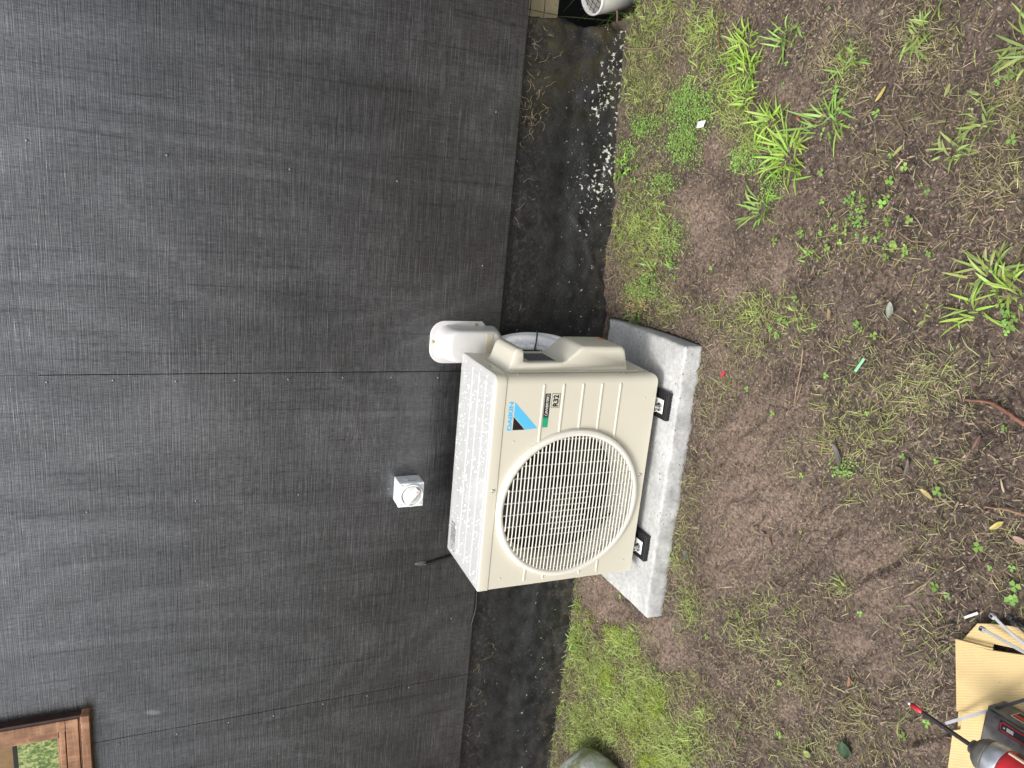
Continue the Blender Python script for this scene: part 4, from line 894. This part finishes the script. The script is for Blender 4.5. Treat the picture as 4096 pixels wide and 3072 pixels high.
m_tier = mat('ribbed_grey_nylon', (.42, .42, .44), .35); n = N(m_tier); wv = n.new('ShaderNodeTexWave'); wv.inputs['Scale'].default_value = 130; n.link(n.co(rot=(0, 0, .9)), wv.inputs['Vector']); n.col(n.mix(wv.outputs['Fac'], (.14, .14, .15), (.52, .52, .54)))
zip_tie(ck(635, 320), ck(1650, 890), .048, .048, m_tier, 'light grey ribbed cable tie lying across the cardboard slot', .0030)
zip_tie(ck(835, 75), ck(1700, 800), .045, .050, m_tie, 'two-tone grey cable tie with dark head above the cardboard edge', .0030, .004)
zip_tie(ck(1160, 95), ck(1700, 520), .040, .045, m_tied, 'black cable tie at the picture edge, upper one of two', .0020)
zip_tie(ck(1240, 210), ck(1700, 620), .044, .050, m_tied, 'black cable tie at the picture edge, lower one of two', .0020)
zip_tie(c7(650, 1248), c7(1090, 1118), .040, .075, m_tie, 'pale cable tie tail crossing the cardboard step beside the battery', .0030, 0, False)
zip_tie(c7(1092, 1118), c7(1500, 995), .075, .10, m_tied, 'black cable tie strap above the battery of the driver', .0030, 0, False)

rk = gp(2362, 3262, .10); b = MB(); rings = []; nn = 26
for i in range(nn + 1):
    ph = PI * i / nn; rings.append([])
    for k in range(40):
        t = 2 * PI * k / 40; d_ = Vector((math.sin(ph) * math.cos(t), math.sin(ph) * math.sin(t), math.cos(ph))); f_ = 1 + .22 * (float(fbm(np.array(d_.x * 1.5 + 3), np.array(d_.y * 1.5 + d_.z), 1.3, 4, 12)) - .5)
        rings[-1].append((d_.x * .215 * f_, d_.y * .235 * f_, d_.z * .15 * f_))
b.loft(rings); o = b.build('stone', m_stone, None, smooth=True, loc=(rk[0], rk[1], .075)); tag(o, 'large rounded grey stone with green algae at the foot of the wall', 'stone')

# ---------------------------------------------------------------- plants and litter
def lcol(c, n, var=.25):
    c = np.array(c); k = 1 + var * (RNG.random((n, 1)) * 2 - 1); h = 1 + .12 * (RNG.random((n, 3)) * 2 - 1); return np.clip(c[None] * k * h, 0, 1)
def blades(P, L, W, az, lean, curl, col, segs=3):
    n = len(P); dirh = np.stack([np.cos(az), np.sin(az), 0 * az], 1); side = np.stack([-np.sin(az), np.cos(az), 0 * az], 1); tw = RNG.random(n) * 1.2 - .6
    side = side * np.cos(tw)[:, None] + np.array([0, 0, 1.]) * np.sin(tw)[:, None]
    pts = []; cur = P.copy(); a = lean.copy()
    ws = [.75, 1, .8, .12] if segs == 3 else [.6, 1, 1, .75, .1]
    for i in range(segs + 1):
        w = (W * ws[i] * .5)[:, None]; pts.append(cur - side * w); pts.append(cur + side * w)
        step = (L / segs)[:, None]; cur = cur + step * (dirh * np.sin(a)[:, None] + np.array([0, 0, 1.]) * np.cos(a)[:, None]); a = a + curl
    V = np.stack(pts, 1); V[:, 2:, 2] = np.maximum(V[:, 2:, 2], P[:, None, 2] + .001)
    nv = 2 * (segs + 1); base = np.arange(n)[:, None] * nv
    q = np.concatenate([base + np.array([[2 * i, 2 * i + 1, 2 * i + 3, 2 * i + 2]]) for i in range(segs)], 0)
    shade = np.repeat(col, nv, 0); return V.reshape(-1, 3), q, shade
def ok(x, y, pad=0.004):
    m = ~in_slab(x, y, pad) & ~((y > -.012 - .0 * x) & (x < .955)) & ~((x > .95) & (y > -.0))
    return m
CARDP = [np.array(pxpoly(main, ZCB)), np.array(pxpoly(low_, ZCB)), np.array(pxpoly(flap, ZCB))]
def inpoly(x, y, P):
    c = np.zeros(x.shape, bool); j = len(P) - 1
    for i in range(len(P)):
        cnd = ((P[i, 1] > y) != (P[j, 1] > y)) & (x < (P[j, 0] - P[i, 0]) * (y - P[i, 1]) / (P[j, 1] - P[i, 1] + 1e-12) + P[i, 0]); c ^= cnd; j = i
    return c
def scatter(n, fn, x0=-2.1, x1=1.28, y0=-1.72, y1=.0):
    x = RNG.uniform(x0, x1, n); y = RNG.uniform(y0, y1, n); d = fn(x, y); k = (RNG.random(n) < d) & ok(x, y)
    for P in CARDP: k &= ~inpoly(x, y, P)
    # keep what the picture can see, plus a margin
    q = (np.stack([x, y, 0 * x + .02], 1) - CAMP) @ R.T; u = 2048 + F * q[:, 0] / q[:, 2]; v = 1536 + F * q[:, 1] / q[:, 2]; k &= (u < 4500) & (v > -420) & (v < 3450)
    x = x[k]; y = y[k]; return np.stack([x, y, hz(x, y)], 1)
def bareg(x, y, k=.85): return 1 - k * np.clip(field('bare', x, y), 0, 1)
def clump(x, y, s=26, lo=.35, hi=.65, seed=40): return np.clip((fbm(x, y, s, 3, seed) - lo) / (hi - lo), 0, 1)
# fine green grass
Pf = scatter(430000, lambda x, y: np.clip(field('fine', x, y) * .52 * (.3 + 1.1 * clump(x, y)) + .022 * clump(x, y, 14), 0, 1) * bareg(x, y))
n_ = len(Pf); hue = fbm(Pf[:, 0], Pf[:, 1], 6, 3, 50)[:, None]
olive = np.array([.29, .265, .125]); lime = np.array([.38, .48, .125]); tt = np.clip((hue - .42) * 2.5, 0, .6) + .95 * np.clip(field('lush', Pf[:, 0], Pf[:, 1])[:, None] - .3, 0, .8); tt = np.clip(tt, 0, 1)
wetl = np.clip((-Pf[:, :1] - 1.0) * 2, 0, 1) * 0
colf = (olive * (1 - tt) + lime * tt) * (1 + .35 * (RNG.random((n_, 1)) * 2 - 1)) * (1 + .1 * (RNG.random((n_, 3)) - .5))
leanf = RNG.uniform(.75, 1.5, n_)
Vf, Qf, Cf = blades(Pf - np.array([0, 0, .002]), RNG.uniform(.014, .048, n_), RNG.uniform(.0011, .0022, n_), RNG.uniform(0, 6.28, n_), leanf, RNG.uniform(-.15, .55, n_), colf)
# straw
Ps = scatter(300000, lambda x, y: np.clip(np.maximum(field('straw', x, y), .35 * field('fine', x, y)) * .42 * (.3 + clump(x, y, 22, seed=61)) + .06 * clump(x, y, 12, seed=62), 0, 1) * bareg(x, y, .88)); ns = len(Ps)
Vs, Qs, Cs = blades(Ps, RNG.uniform(.008, .034, ns), RNG.uniform(.0006, .0012, ns), RNG.uniform(0, 6.28, ns), RNG.uniform(1.2, 1.55, ns), RNG.uniform(-.1, .25, ns), lcol((.40, .34, .19), ns, .45))
def merge(parts):
    o = 0; Vv, Qq, Cc = [], [], []
    for v, q, c in parts: Vv.append(v); Qq.append(q + o); Cc.append(c); o += len(v)
    return np.concatenate(Vv), np.concatenate(Qq), np.concatenate(Cc)
Vv, Qq, Cc = merge([(Vf, Qf, Cf)]); tag(arr_mesh('grass', Vv, Qq, m_leaf, Cc), 'thin patchy green lawn grass growing through the mud', kind='stuff')
tag(arr_mesh('dry_grass', Vs, Qs, m_lit, Cs), 'dead straw coloured grass lying on the mud', kind='stuff')
# leaf discs (moss, clover)
def discs(P, r, nrm_tilt, col, k=6, heart=False):
    n = len(P); az = RNG.uniform(0, 6.28, n); tl = RNG.uniform(0, nrm_tilt, n); ta = RNG.uniform(0, 6.28, n)
    e1 = np.stack([np.cos(az), np.sin(az), 0 * az], 1); e2 = np.stack([-np.sin(az), np.cos(az), 0 * az], 1)
    e1[:, 2] = np.sin(tl) * np.cos(ta - az); e2[:, 2] = np.sin(tl) * np.sin(ta - az)
    tmpl = [(math.cos(2 * PI * i / k), math.sin(2 * PI * i / k)) for i in range(k)]
    if heart: tmpl = [(-.9, 0), (-.1, -.72), (.75, -.62), (.62, 0), (.75, .62), (-.1, .72)]
    V = np.stack([P + r[:, None] * (e1 * a + e2 * b) for a, b in tmpl], 1); kk = len(tmpl)
    return V.reshape(-1, 3), (np.arange(n)[:, None] * kk + np.arange(kk)[None]), np.repeat(col, kk, 0), e1
Pm = scatter(1000000, lambda x, y: np.clip(field('moss', x, y) * .75 * (.35 + clump(x, y, 40, seed=71)), 0, 1) * bareg(x, y, .9)); nm = len(Pm); Pm[:, 2] += RNG.uniform(.001, .011, nm)
cm = np.where(Pm[:, :1] > -.9, np.array([[.27, .42, .11]]), np.array([[.30, .38, .05]])) * (1 + .35 * (RNG.random((nm, 1)) * 2 - 1))
Vm, Qm, Cm, _ = discs(Pm, RNG.uniform(.0012, .0030, nm), .7, cm, 5)
tag(arr_mesh('moss', Vm, Qm, m_leaf, Cm), 'bright green cushions of moss and tiny creeping leaves', kind='stuff')
Pc = scatter(34000, lambda x, y: np.clip(field('clover', x, y) * .28 * (.2 + clump(x, y, 30, seed=75)) + .004, 0, 1) * bareg(x, y, .8)); nc = len(Pc)
hgt_ = RNG.uniform(.004, .022, nc); rr_ = RNG.uniform(.0030, .0068, nc); a0 = RNG.uniform(0, 6.28, nc); VL, QL, CL = [], [], []; ccol = lcol((.24, .42, .09), nc, .3)
for j in range(3):
    a = a0 + j * 2.094; C_ = Pc + np.stack([np.cos(a) * rr_ * .95, np.sin(a) * rr_ * .95, hgt_], 1)
    e1 = np.stack([np.cos(a), np.sin(a), RNG.uniform(-.25, .3, nc)], 1); e2 = np.stack([-np.sin(a), np.cos(a), RNG.uniform(-.2, .2, nc)], 1)
    tm = [(-.95, 0), (-.2, -.70), (.70, -.66), (.62, 0), (.70, .66), (-.2, .70)]
    V_ = np.stack([C_ + rr_[:, None] * (e1 * p + e2 * q) for p, q in tm], 1); VL.append(V_.reshape(-1, 3)); QL.append(np.arange(nc)[:, None] * 6 + np.arange(6)[None] + j * nc * 6); CL.append(np.repeat(ccol, 6, 0))
tag(arr_mesh('clover', np.concatenate(VL), np.concatenate(QL), m_leaf, np.concatenate(CL)), 'scattered three-leaved clover in the mud', kind='stuff')
# litter chips
Pl = scatter(150000, lambda x, y: np.clip(field('litter', x, y) * .40 * (.3 + clump(x, y, 18, seed=81)) + .045, 0, 1) * bareg(x, y, .8)); nl = len(Pl); Pl[:, 2] += .001
pal = np.array([[.050, .036, .030], [.11, .075, .055], [.20, .14, .10], [.03, .023, .02], [.33, .25, .17]]); cl_ = pal[RNG.choice(5, nl, p=[.32, .3, .16, .14, .08])] * (1 + .3 * (RNG.random((nl, 1)) * 2 - 1))
Vl, Ql, Cl = blades(Pl, RNG.uniform(.006, .030, nl), RNG.uniform(.0010, .0038, nl), RNG.uniform(0, 6.28, nl), RNG.uniform(1.25, 1.6, nl), RNG.uniform(-.2, .2, nl), cl_)
tag(arr_mesh('leaf_litter', Vl, Ql, m_lit, Cl), 'dark bark chips, twigs and rotting leaf litter', kind='stuff')
# soil crumbs
Pk = scatter(110000, lambda x, y: .6 + .3 * field('bare', x, y)); nk = len(Pk); r_ = RNG.uniform(.0010, .0030, nk) * RNG.choice([1, 1, 1.5], nk)
oc = np.array([(1, 0, 0), (0, 1, 0), (-1, 0, 0), (0, -1, 0), (0, 0, 1.0)]); Vk = (Pk[:, None] + r_[:, None, None] * oc[None] * RNG.uniform(.6, 1.3, (nk, 5, 1)) + RNG.normal(0, .0003, (nk, 5, 3))).reshape(-1, 3)
Qk = (np.arange(nk)[:, None, None] * 5 + np.array([[0, 1, 4], [1, 2, 4], [2, 3, 4], [3, 0, 4]])[None]).reshape(-1, 3); ck_ = lcol((.17, .13, .102), nk, .6)
tag(arr_mesh('soil_crumbs', Vk, Qk, m_lit, np.repeat(ck_, 5, 0)), 'loose crumbs of brown soil', kind='stuff')
# sawdust
sp0 = gp(2520, 1195, .05)
nd = 1500; xd = RNG.normal(sp0[0], .035, nd); yd = RNG.normal(sp0[1] - .01, .030, nd); kd = ok(xd, yd); xd, yd = xd[kd], yd[kd]; Pd = np.stack([xd, yd, hz(xd, yd) + RNG.uniform(.001, .004, len(xd))], 1); Vd, Qd, Cd, _ = discs(Pd, RNG.uniform(.001, .0026, len(Pd)), 1.0, lcol((.52, .40, .20), len(Pd), .3), 4)
tag(arr_mesh('sawdust', Vd, Qd, m_lit, Cd), 'small heap of pale sawdust by the slab corner', kind='stuff')

# broad-leaved grass tufts, each a plant of its own
TUFT = [(cA, 632, 235, 1.15, 34, 'bright'), (cA, 640, 360, 1.2, 34, 'bright'), (cA, 648, 500, .95, 26, 'bright'), (cA, 760, 620, 1.1, 28, 'bright'), (cA, 850, 790, 1.55, 44, 'bright'), (cA, 1062, 615, 1.3, 26, 'mid'), (cA, 712, 1075, 1.2, 22, 'mid'), (cA, 490, 150, .85, 18, 'bright'), (cA, 822, 180, 1.1, 18, 'mid'), (cA, 1160, 310, .95, 18, 'mid'), (cA, 1530, 165, .85, 20, 'dull'), (cA, 2075, 215, 1.05, 26, 'dull'), (cA, 1835, 590, .8, 16, 'dull'), (cA, 1880, 1390, 1.1, 32, 'dull'), (cA, 1960, 1480, .95, 18, 'bright'),
        (cA, 70, 860, .95, 18, 'mid'), (cA, 130, 850, .8, 12, 'mid'), (cA, 190, 1370, .8, 14, 'mid'), (cA, 290, 1370, .7, 10, 'mid'), (cA, 960, 1330, .7, 12, 'mid'), (cA, 1680, 770, .9, 14, 'dull'), (cB, 110, 70, .85, 24, 'deep'), (cB, 1790, 60, .9, 10, 'bright'), (cC, 1010, 625, .75, 18, 'mid'), (cB, 1550, 60, .6, 8, 'dull'), (cA, 270, 1130, .7, 12, 'mid'), (cA, 420, 370, .7, 12, 'bright'), (cB, 900, 60, .6, 12, 'dull'), (cD, 910, 160, .55, 12, 'dull')]
TL = ['broad bladed grass tuft, upper one of the column growing along the lawn edge', 'dense broad bladed grass tuft, middle one of the column growing along the lawn edge', 'small broad bladed tuft at the lower end of the column along the lawn edge', 'bright grass tuft between the tall column of tufts and the largest tuft', 'largest bright green grass tuft, wide and many bladed, in bare mud', 'star shaped grass tuft standing alone in the mud beside the largest tuft', 'flat spreading grass tuft alone between two bare mud patches', 'small bright tuft nearest the drain riser', 'thin open tuft with long leaning blades at the picture edge', 'pale narrow tuft among straw in the middle of the muddy lawn', 'dull olive tuft near the picture edge among dead straw', 'blurred wide tuft cut off at the far corner of the picture', 'sparse thin tuft near the outer edge beside dry grass', 'large dull tuft of long arching blades among dark bark litter', 'lime tuft beside the big arching one in the litter',
      'tuft leaning out from the foot of the black footing', 'small tuft next to the one leaning from the footing', 'low tuft between the footing and the bare mud', 'tiny tuft at the edge of the reddish bare patch', 'small tuft above the clover patch', 'thin flattened tuft pointing away into the litter', 'dark green tuft touching the corner of the concrete slab', 'few long blades beside bright clover in the litter', 'small tuft hanging over the footing edge left of the slab', 'wispy tuft with few blades in dark litter', 'short tuft in the green strip along the footing', 'young tuft beside the mossy patch', 'wispy flattened tuft a little out from the slab corner', 'little sprig of grass in the bare mud toward the cardboard']
TC = {'bright': (.34, .52, .09), 'mid': (.26, .43, .09), 'dull': (.29, .37, .11), 'deep': (.13, .28, .055)}
for (f_, x_, y_, s_, nb, kd_), lb_ in zip(TUFT, TL):
    c = gp(*f_(x_, y_), .03); nb = int(nb * 1.9); P0 = np.zeros((nb, 3)); P0[:, :2] = RNG.normal(0, .017 * s_, (nb, 2)); ang = np.arctan2(P0[:, 1], P0[:, 0]) + RNG.normal(0, 1.1, nb)
    V_, Q_, C_ = blades(P0, RNG.uniform(.020, .066, nb) * s_, RNG.uniform(.0030, .0062, nb) * (.7 + .3 * s_), ang, RNG.uniform(.5, 1.4, nb), RNG.uniform(-.05, .45, nb), lcol(TC[kd_], nb, .25), 4)
    o = arr_mesh('grass_tuft', V_, Q_, m_leaf, C_, smooth=True); z_ = float(hz(np.array([c[0]]), np.array([min(c[1], -.02)]))[0]); o.location = (c[0], min(c[1], -.018), z_ - .002)
    tag(o, lb_, 'grass tuft', 'broad bladed grass tufts in the muddy lawn')
# long grass in the gap under the floor
nb = 60; P0 = np.stack([RNG.uniform(.98, 1.22, nb), RNG.uniform(.02, .40, nb), np.full(nb, -.08)], 1)
V_, Q_, C_ = blades(P0, RNG.uniform(.16, .38, nb), RNG.uniform(.004, .009, nb), RNG.uniform(0, 6.28, nb), RNG.uniform(.1, .6, nb), RNG.uniform(.1, .4, nb), lcol((.13, .24, .045), nb, .3), 4)
o = arr_mesh('long_grass', V_, Q_, m_leaf, C_, smooth=True); tag(o, 'long green grass growing in the dark gap beside the drain riser', kind='stuff')

# single fallen leaves and scraps
def leaf(px, L, W, ang, col, name, label, cat, curl=.25, z=.006, rough=.6, pointed=1.0, lift=0.0):
    L *= .8; W *= .85; gm = sum(col) / 3; col = tuple(.8 * (.8 * q_ + .2 * gm) for q_ in col)
    c = gp(*px, .02); c[2] = float(hz(np.array([c[0]]), np.array([c[1]]))[0]) + z; b = MB(); nn = 10; V_ = []
    for i in range(nn + 1):
        t = i / nn; w_ = W * .5 * (math.sin(PI * min(1, max(0, t))) ** (.8 * pointed)) + .0002
        for s_ in (-1, -.5, 0, .5, 1): V_.append(((t - .5) * L, s_ * w_ * (1 + .08 * math.sin(9 * t + s_)), curl * W * (abs(s_) ** 1.5) * .5 + curl * L * .3 * (t - .5) ** 2 * 2 + random.uniform(-.0003, .0003)))
    F_ = [(i * 5 + j, i * 5 + j + 1, (i + 1) * 5 + j + 1, (i + 1) * 5 + j) for i in range(nn) for j in range(4)]
    m = simple('leaf_' + name + '_' + str(len(bpy.data.materials)), col, rough, vary=.25, scale=120)
    o = b.add(V_, F_).build(name, m, None, smooth=True, loc=tuple(c), rot=(lift, 0, ang)); s2 = o.modifiers.new('s', 'SOLIDIFY'); s2.thickness = .0005
    tag(o, label, cat); return o
leaf(c8(1885, 800), .050, .022, 1.2, (.62, .56, .46), 'fallen_leaf', 'pale bleached leaf against the foot of the footing', 'leaf')
leaf(c8(1820, 215), .045, .028, .5, (.26, .07, .04), 'fallen_leaf', 'reddish brown leaf beside the drain riser, upper of two', 'leaf', .5, .02)
leaf(c8(1810, 325), .050, .028, 1.9, (.30, .09, .045), 'fallen_leaf', 'reddish brown leaf below its twin beside the drain riser', 'leaf', .5, .02)
leaf(c8(1650, 300), .045, .03, .9, (.20, .18, .16), 'pebble_leaf', 'grey leaf in the dark gap at the footing end', 'leaf', .4, .01)
leaf(cA(300, 555), .026, .006, 1.6 + 1.57, (.55, .47, .06), 'fallen_leaf', 'narrow yellow leaf above the mossy patch', 'leaf', .3, .014)
leaf(cA(1360, 478), .048, .010, 2.6, (.55, .42, .05), 'fallen_leaf', 'pointed yellow leaf in the straw', 'leaf', .4, .012)
leaf(cA(1692, 455), .034, .011, 2.9, (.30, .33, .08), 'fallen_leaf', 'olive leaf standing out in the litter near the picture edge', 'leaf', .2, .012)
leaf(cA(1440, 765), .040, .009, 2.4, (.42, .40, .10), 'fallen_leaf', 'thin yellow-green leaf among clover', 'leaf', .3, .012)
leaf(cB(1415, 50), .045, .022, .1, (.28, .32, .24), 'fallen_leaf', 'pale grey-green leaf above the green plastic strip', 'leaf', .5, .012)
leaf(cB(1105, 75), .040, .013, .2, (.30, .20, .08), 'fallen_leaf', 'curled tan leaf out from the slab corner', 'leaf', .6, .012)
leaf(cB(1145, 795), .080, .018, .55, (.13, .115, .10), 'fallen_leaf', 'long grey decayed leaf with green moss around it', 'leaf', .6, .010)
leaf(cB(1487, 860), .055, .012, .0, (.15, .12, .095), 'fallen_leaf', 'narrow grey-brown leaf near a broken brown one', 'leaf', .5, .010)
leaf(cB(1440, 868), .030, .014, 1.4, (.17, .095, .065), 'fallen_leaf', 'broken brown leaf next to a narrow grey one', 'leaf', .4, .008)
leaf(cB(1600, 992), .045, .011, 1.25, (.55, .42, .12), 'fallen_leaf', 'bent yellow leaf in the litter', 'leaf', .4, .012)
leaf(cB(1955, 1152), .042, .012, 2.45, (.58, .47, .09), 'fallen_leaf', 'bright yellow leaf toward the cardboard', 'leaf', .3, .012)
leaf(cB(2078, 1228), .036, .014, 1.5, (.42, .27, .19), 'fallen_leaf', 'pinkish tan leaf at the picture edge', 'leaf', .3, .012)
leaf(cB(1860, 730), .045, .012, 2.9, (.16, .08, .05), 'fallen_leaf', 'dark red-brown leaf beside clover near the picture edge', 'leaf', .5, .010)
leaf(cB(355, 1305), .040, .034, .3, (.11, .13, .09), 'fallen_leaf', 'round grey-green leaf just off the slab front', 'leaf', .2, .006)
leaf(cB(325, 1322), .026, .007, 1.1, (.52, .40, .10), 'fallen_leaf', 'little yellow leaf touching the round leaf by the slab', 'leaf', .3, .010)
leaf(cB(400, 1393), .022, .006, 1.0, (.45, .36, .16), 'fallen_leaf', 'small tan leaf left of the round one by the slab', 'leaf', .3, .010)
leaf(cB(785, 1240), .034, .012, .6, (.30, .15, .10), 'fallen_leaf', 'reddish leaf pressed into a heel mark in the mud', 'leaf', .3, .006)
leaf(cB(745, 1195), .028, .014, 1.6, (.20, .14, .12), 'fallen_leaf', 'brown torn leaf beside the reddish one in the mud', 'leaf', .3, .006)
leaf(cD(985, 1283), .050, .048, .4, (.04, .095, .035), 'fallen_leaf', 'large dark green round leaf in the grass', 'leaf', .3, .012)
leaf(cD(722, 1310), .034, .020, 2.0, (.30, .36, .09), 'fallen_leaf', 'yellow-green leaf left of the dark round leaf', 'leaf', .3, .010)
leaf(cD(995, 820), .034, .010, .1, (.40, .17, .06), 'fallen_leaf', 'upright orange-brown leaf in the mud', 'leaf', .4, .012)
leaf(cD(1310, 1320), .026, .008, .9, (.30, .19, .12), 'fallen_leaf', 'tan leaf near the edge of the mud by the cardboard', 'leaf', .4, .008)
leaf(cD(232, 1240), .030, .010, .4, (.32, .19, .11), 'fallen_leaf', 'brown leaf lying in the grass toward the stone', 'leaf', .4, .010)
leaf((2476, 840), .060, .016, .1, (.20, .17, .15), 'fallen_leaf', 'grey dried leaf in the ditch at the footing foot', 'leaf', .5, .014)
leaf(cA(470, 540 - 100), .012, .009, .2, (.45, .30, .20), 'fallen_leaf', 'tiny pinkish leaf in the moss edge', 'leaf', .3, .014)
def strip(px, L, W, ang, col, name, label, cat, h=.0015, z=.008):
    c = gp(*px, .02); c[2] = float(hz(np.array([c[0]]), np.array([c[1]]))[0]) + z; b = MB().box((-L / 2, -W / 2, 0), (L / 2, W / 2, h))
    o = b.build(name, simple(name + '_mat', col, .4), None, bevel=h * .3, loc=tuple(c), rot=(0, 0, ang)); tag(o, label, cat); return o
c = gp(*cA(430, 627), .05); zz_ = float(hz(np.array([c[0]]), np.array([c[1]]))[0]) + .016
b = MB().add([(-.017, -.004, 0), (.016, -.012, .002), (.020, .006, .006), (-.004, .012, .001), (-.002, 0, .005)], [(0, 1, 4), (1, 2, 4), (2, 3, 4), (3, 0, 4)]); o = b.build('paper_scrap', simple('scrap_paper', (.78, .78, .76), .7), None, loc=(c[0], c[1], zz_), rot=(0, 0, 1.9)); s2 = o.modifiers.new('s', 'SOLIDIFY'); s2.thickness = .0005
tag(o, 'small torn white paper scrap on the mossy patch', 'paper')
o = strip(cB(558, 377), .021, .007, 2.6, (.65, .03, .04), 'red_plastic_clip', 'tiny ribbed red plastic clip in the mud off the slab corner', 'plastic clip', .004)
for k in range(4): pass
strip(cB(1245, 332), .040, .0068, 2.7, (.25, .55, .32), 'green_plastic_strip', 'pale green plastic strip in the mud', 'plastic strip', .0025)
strip(c7(840, 265), .034, .005, 2.4, (.72, .72, .70), 'white_splinter', 'white plastic shaving beside the cardboard corner', 'shaving', .002)
strip(c8(1400, 250) if False else cA(928, 605), .010, .004, 1.2, (.6, .15, .12), 'red_fleck', 'tiny red plastic fleck beside the star shaped tuft', 'fleck', .002)
# twigs and roots
def twig(pts, r, col, label, name='twig', z=.012):
    P = []
    for p_ in pts:
        c = gp(*p_, .02); c[2] = float(hz(np.array([c[0]]), np.array([min(c[1], -.02)]))[0]) + z; P.append(tuple(c))
    S = smooth_path(P, 5); S = [s_ + Vector((random.uniform(-.0012, .0012), random.uniform(-.0012, .0012), random.uniform(-.0006, .0006))) for s_ in S]
    n2 = len(S); o = MB().tube(S, [r * (1 - .55 * i / n2) for i in range(n2)], 7).build(name, simple('bark_' + str(len(bpy.data.materials)), col, .7, vary=.3, scale=90), None, smooth=True); tag(o, label, 'twig'); return o
twig([cA(128, 20), cA(132, 110), cA(145, 210), cA(200, 268), cA(270, 262), cA(335, 232)], .0042, (.16, .11, .085), 'curved brown root crossing the grass near the drain riser', 'root')
twig([cB(2100, 640), cB(2010, 575), cB(1920, 525), cB(1790, 508)], .0045, (.20, .09, .06), 'thick red-brown root entering from the picture edge', 'root')
twig([cB(2100, 1100), cB(2010, 1072), cB(1890, 1055)], .0028, (.26, .15, .09), 'thin brown twig entering from the picture edge', 'twig')
twig([cB(955, 250), cB(948, 330), cB(940, 430), cB(918, 540)], .0018, (.32, .22, .15), 'long thin pale twig pointing away from the slab')
twig([cB(958, 425), cB(940, 490), cB(922, 545)], .0014, (.28, .19, .12), 'short twig crossing the end of the long pale twig')
twig([cD(1390, 235), cD(1480, 180), cD(1600, 90)], .0022, (.22, .16, .12), 'forked grey-brown twig above the bare mud toward the cardboard')
twig([cA(1140, 1250), cA(1250, 1240), cA(1390, 1265)], .0014, (.25, .18, .13), 'thin twig lying through the clover patch')
twig([cA(1430, 590), cA(1455, 650), cA(1475, 700)], .0026, (.13, .09, .07), 'short dark stick beside the pale stone in the litter')
twig([cA(548, 120), cA(552, 190), cA(548, 250)], .0026, (.12, .055, .04), 'dark red stick standing beside the column of tufts')
twig([cA(1450, 1180), cA(1530, 1230), cA(1625, 1238)], .0015, (.28, .18, .12), 'curved twig below the clover patch')
twig([cB(800, 350), cB(800, 470)], .0016, (.20, .13, .10), 'straight dark twig out from the slab corner')
twig([cB(1180, 480), cB(1178, 560)], .0016, (.14, .10, .08), 'short dark twig in the sparse grass')
twig([cD(1575, 475), cD(1650, 440), cD(1720, 425)], .0018, (.19, .13, .10), 'bent twig just off the cardboard corner')
twig([cB(1100, 1090), cB(1160, 1050), cB(1250, 1035)], .0011, (.38, .34, .18), 'long dry stalk curving over bare mud')
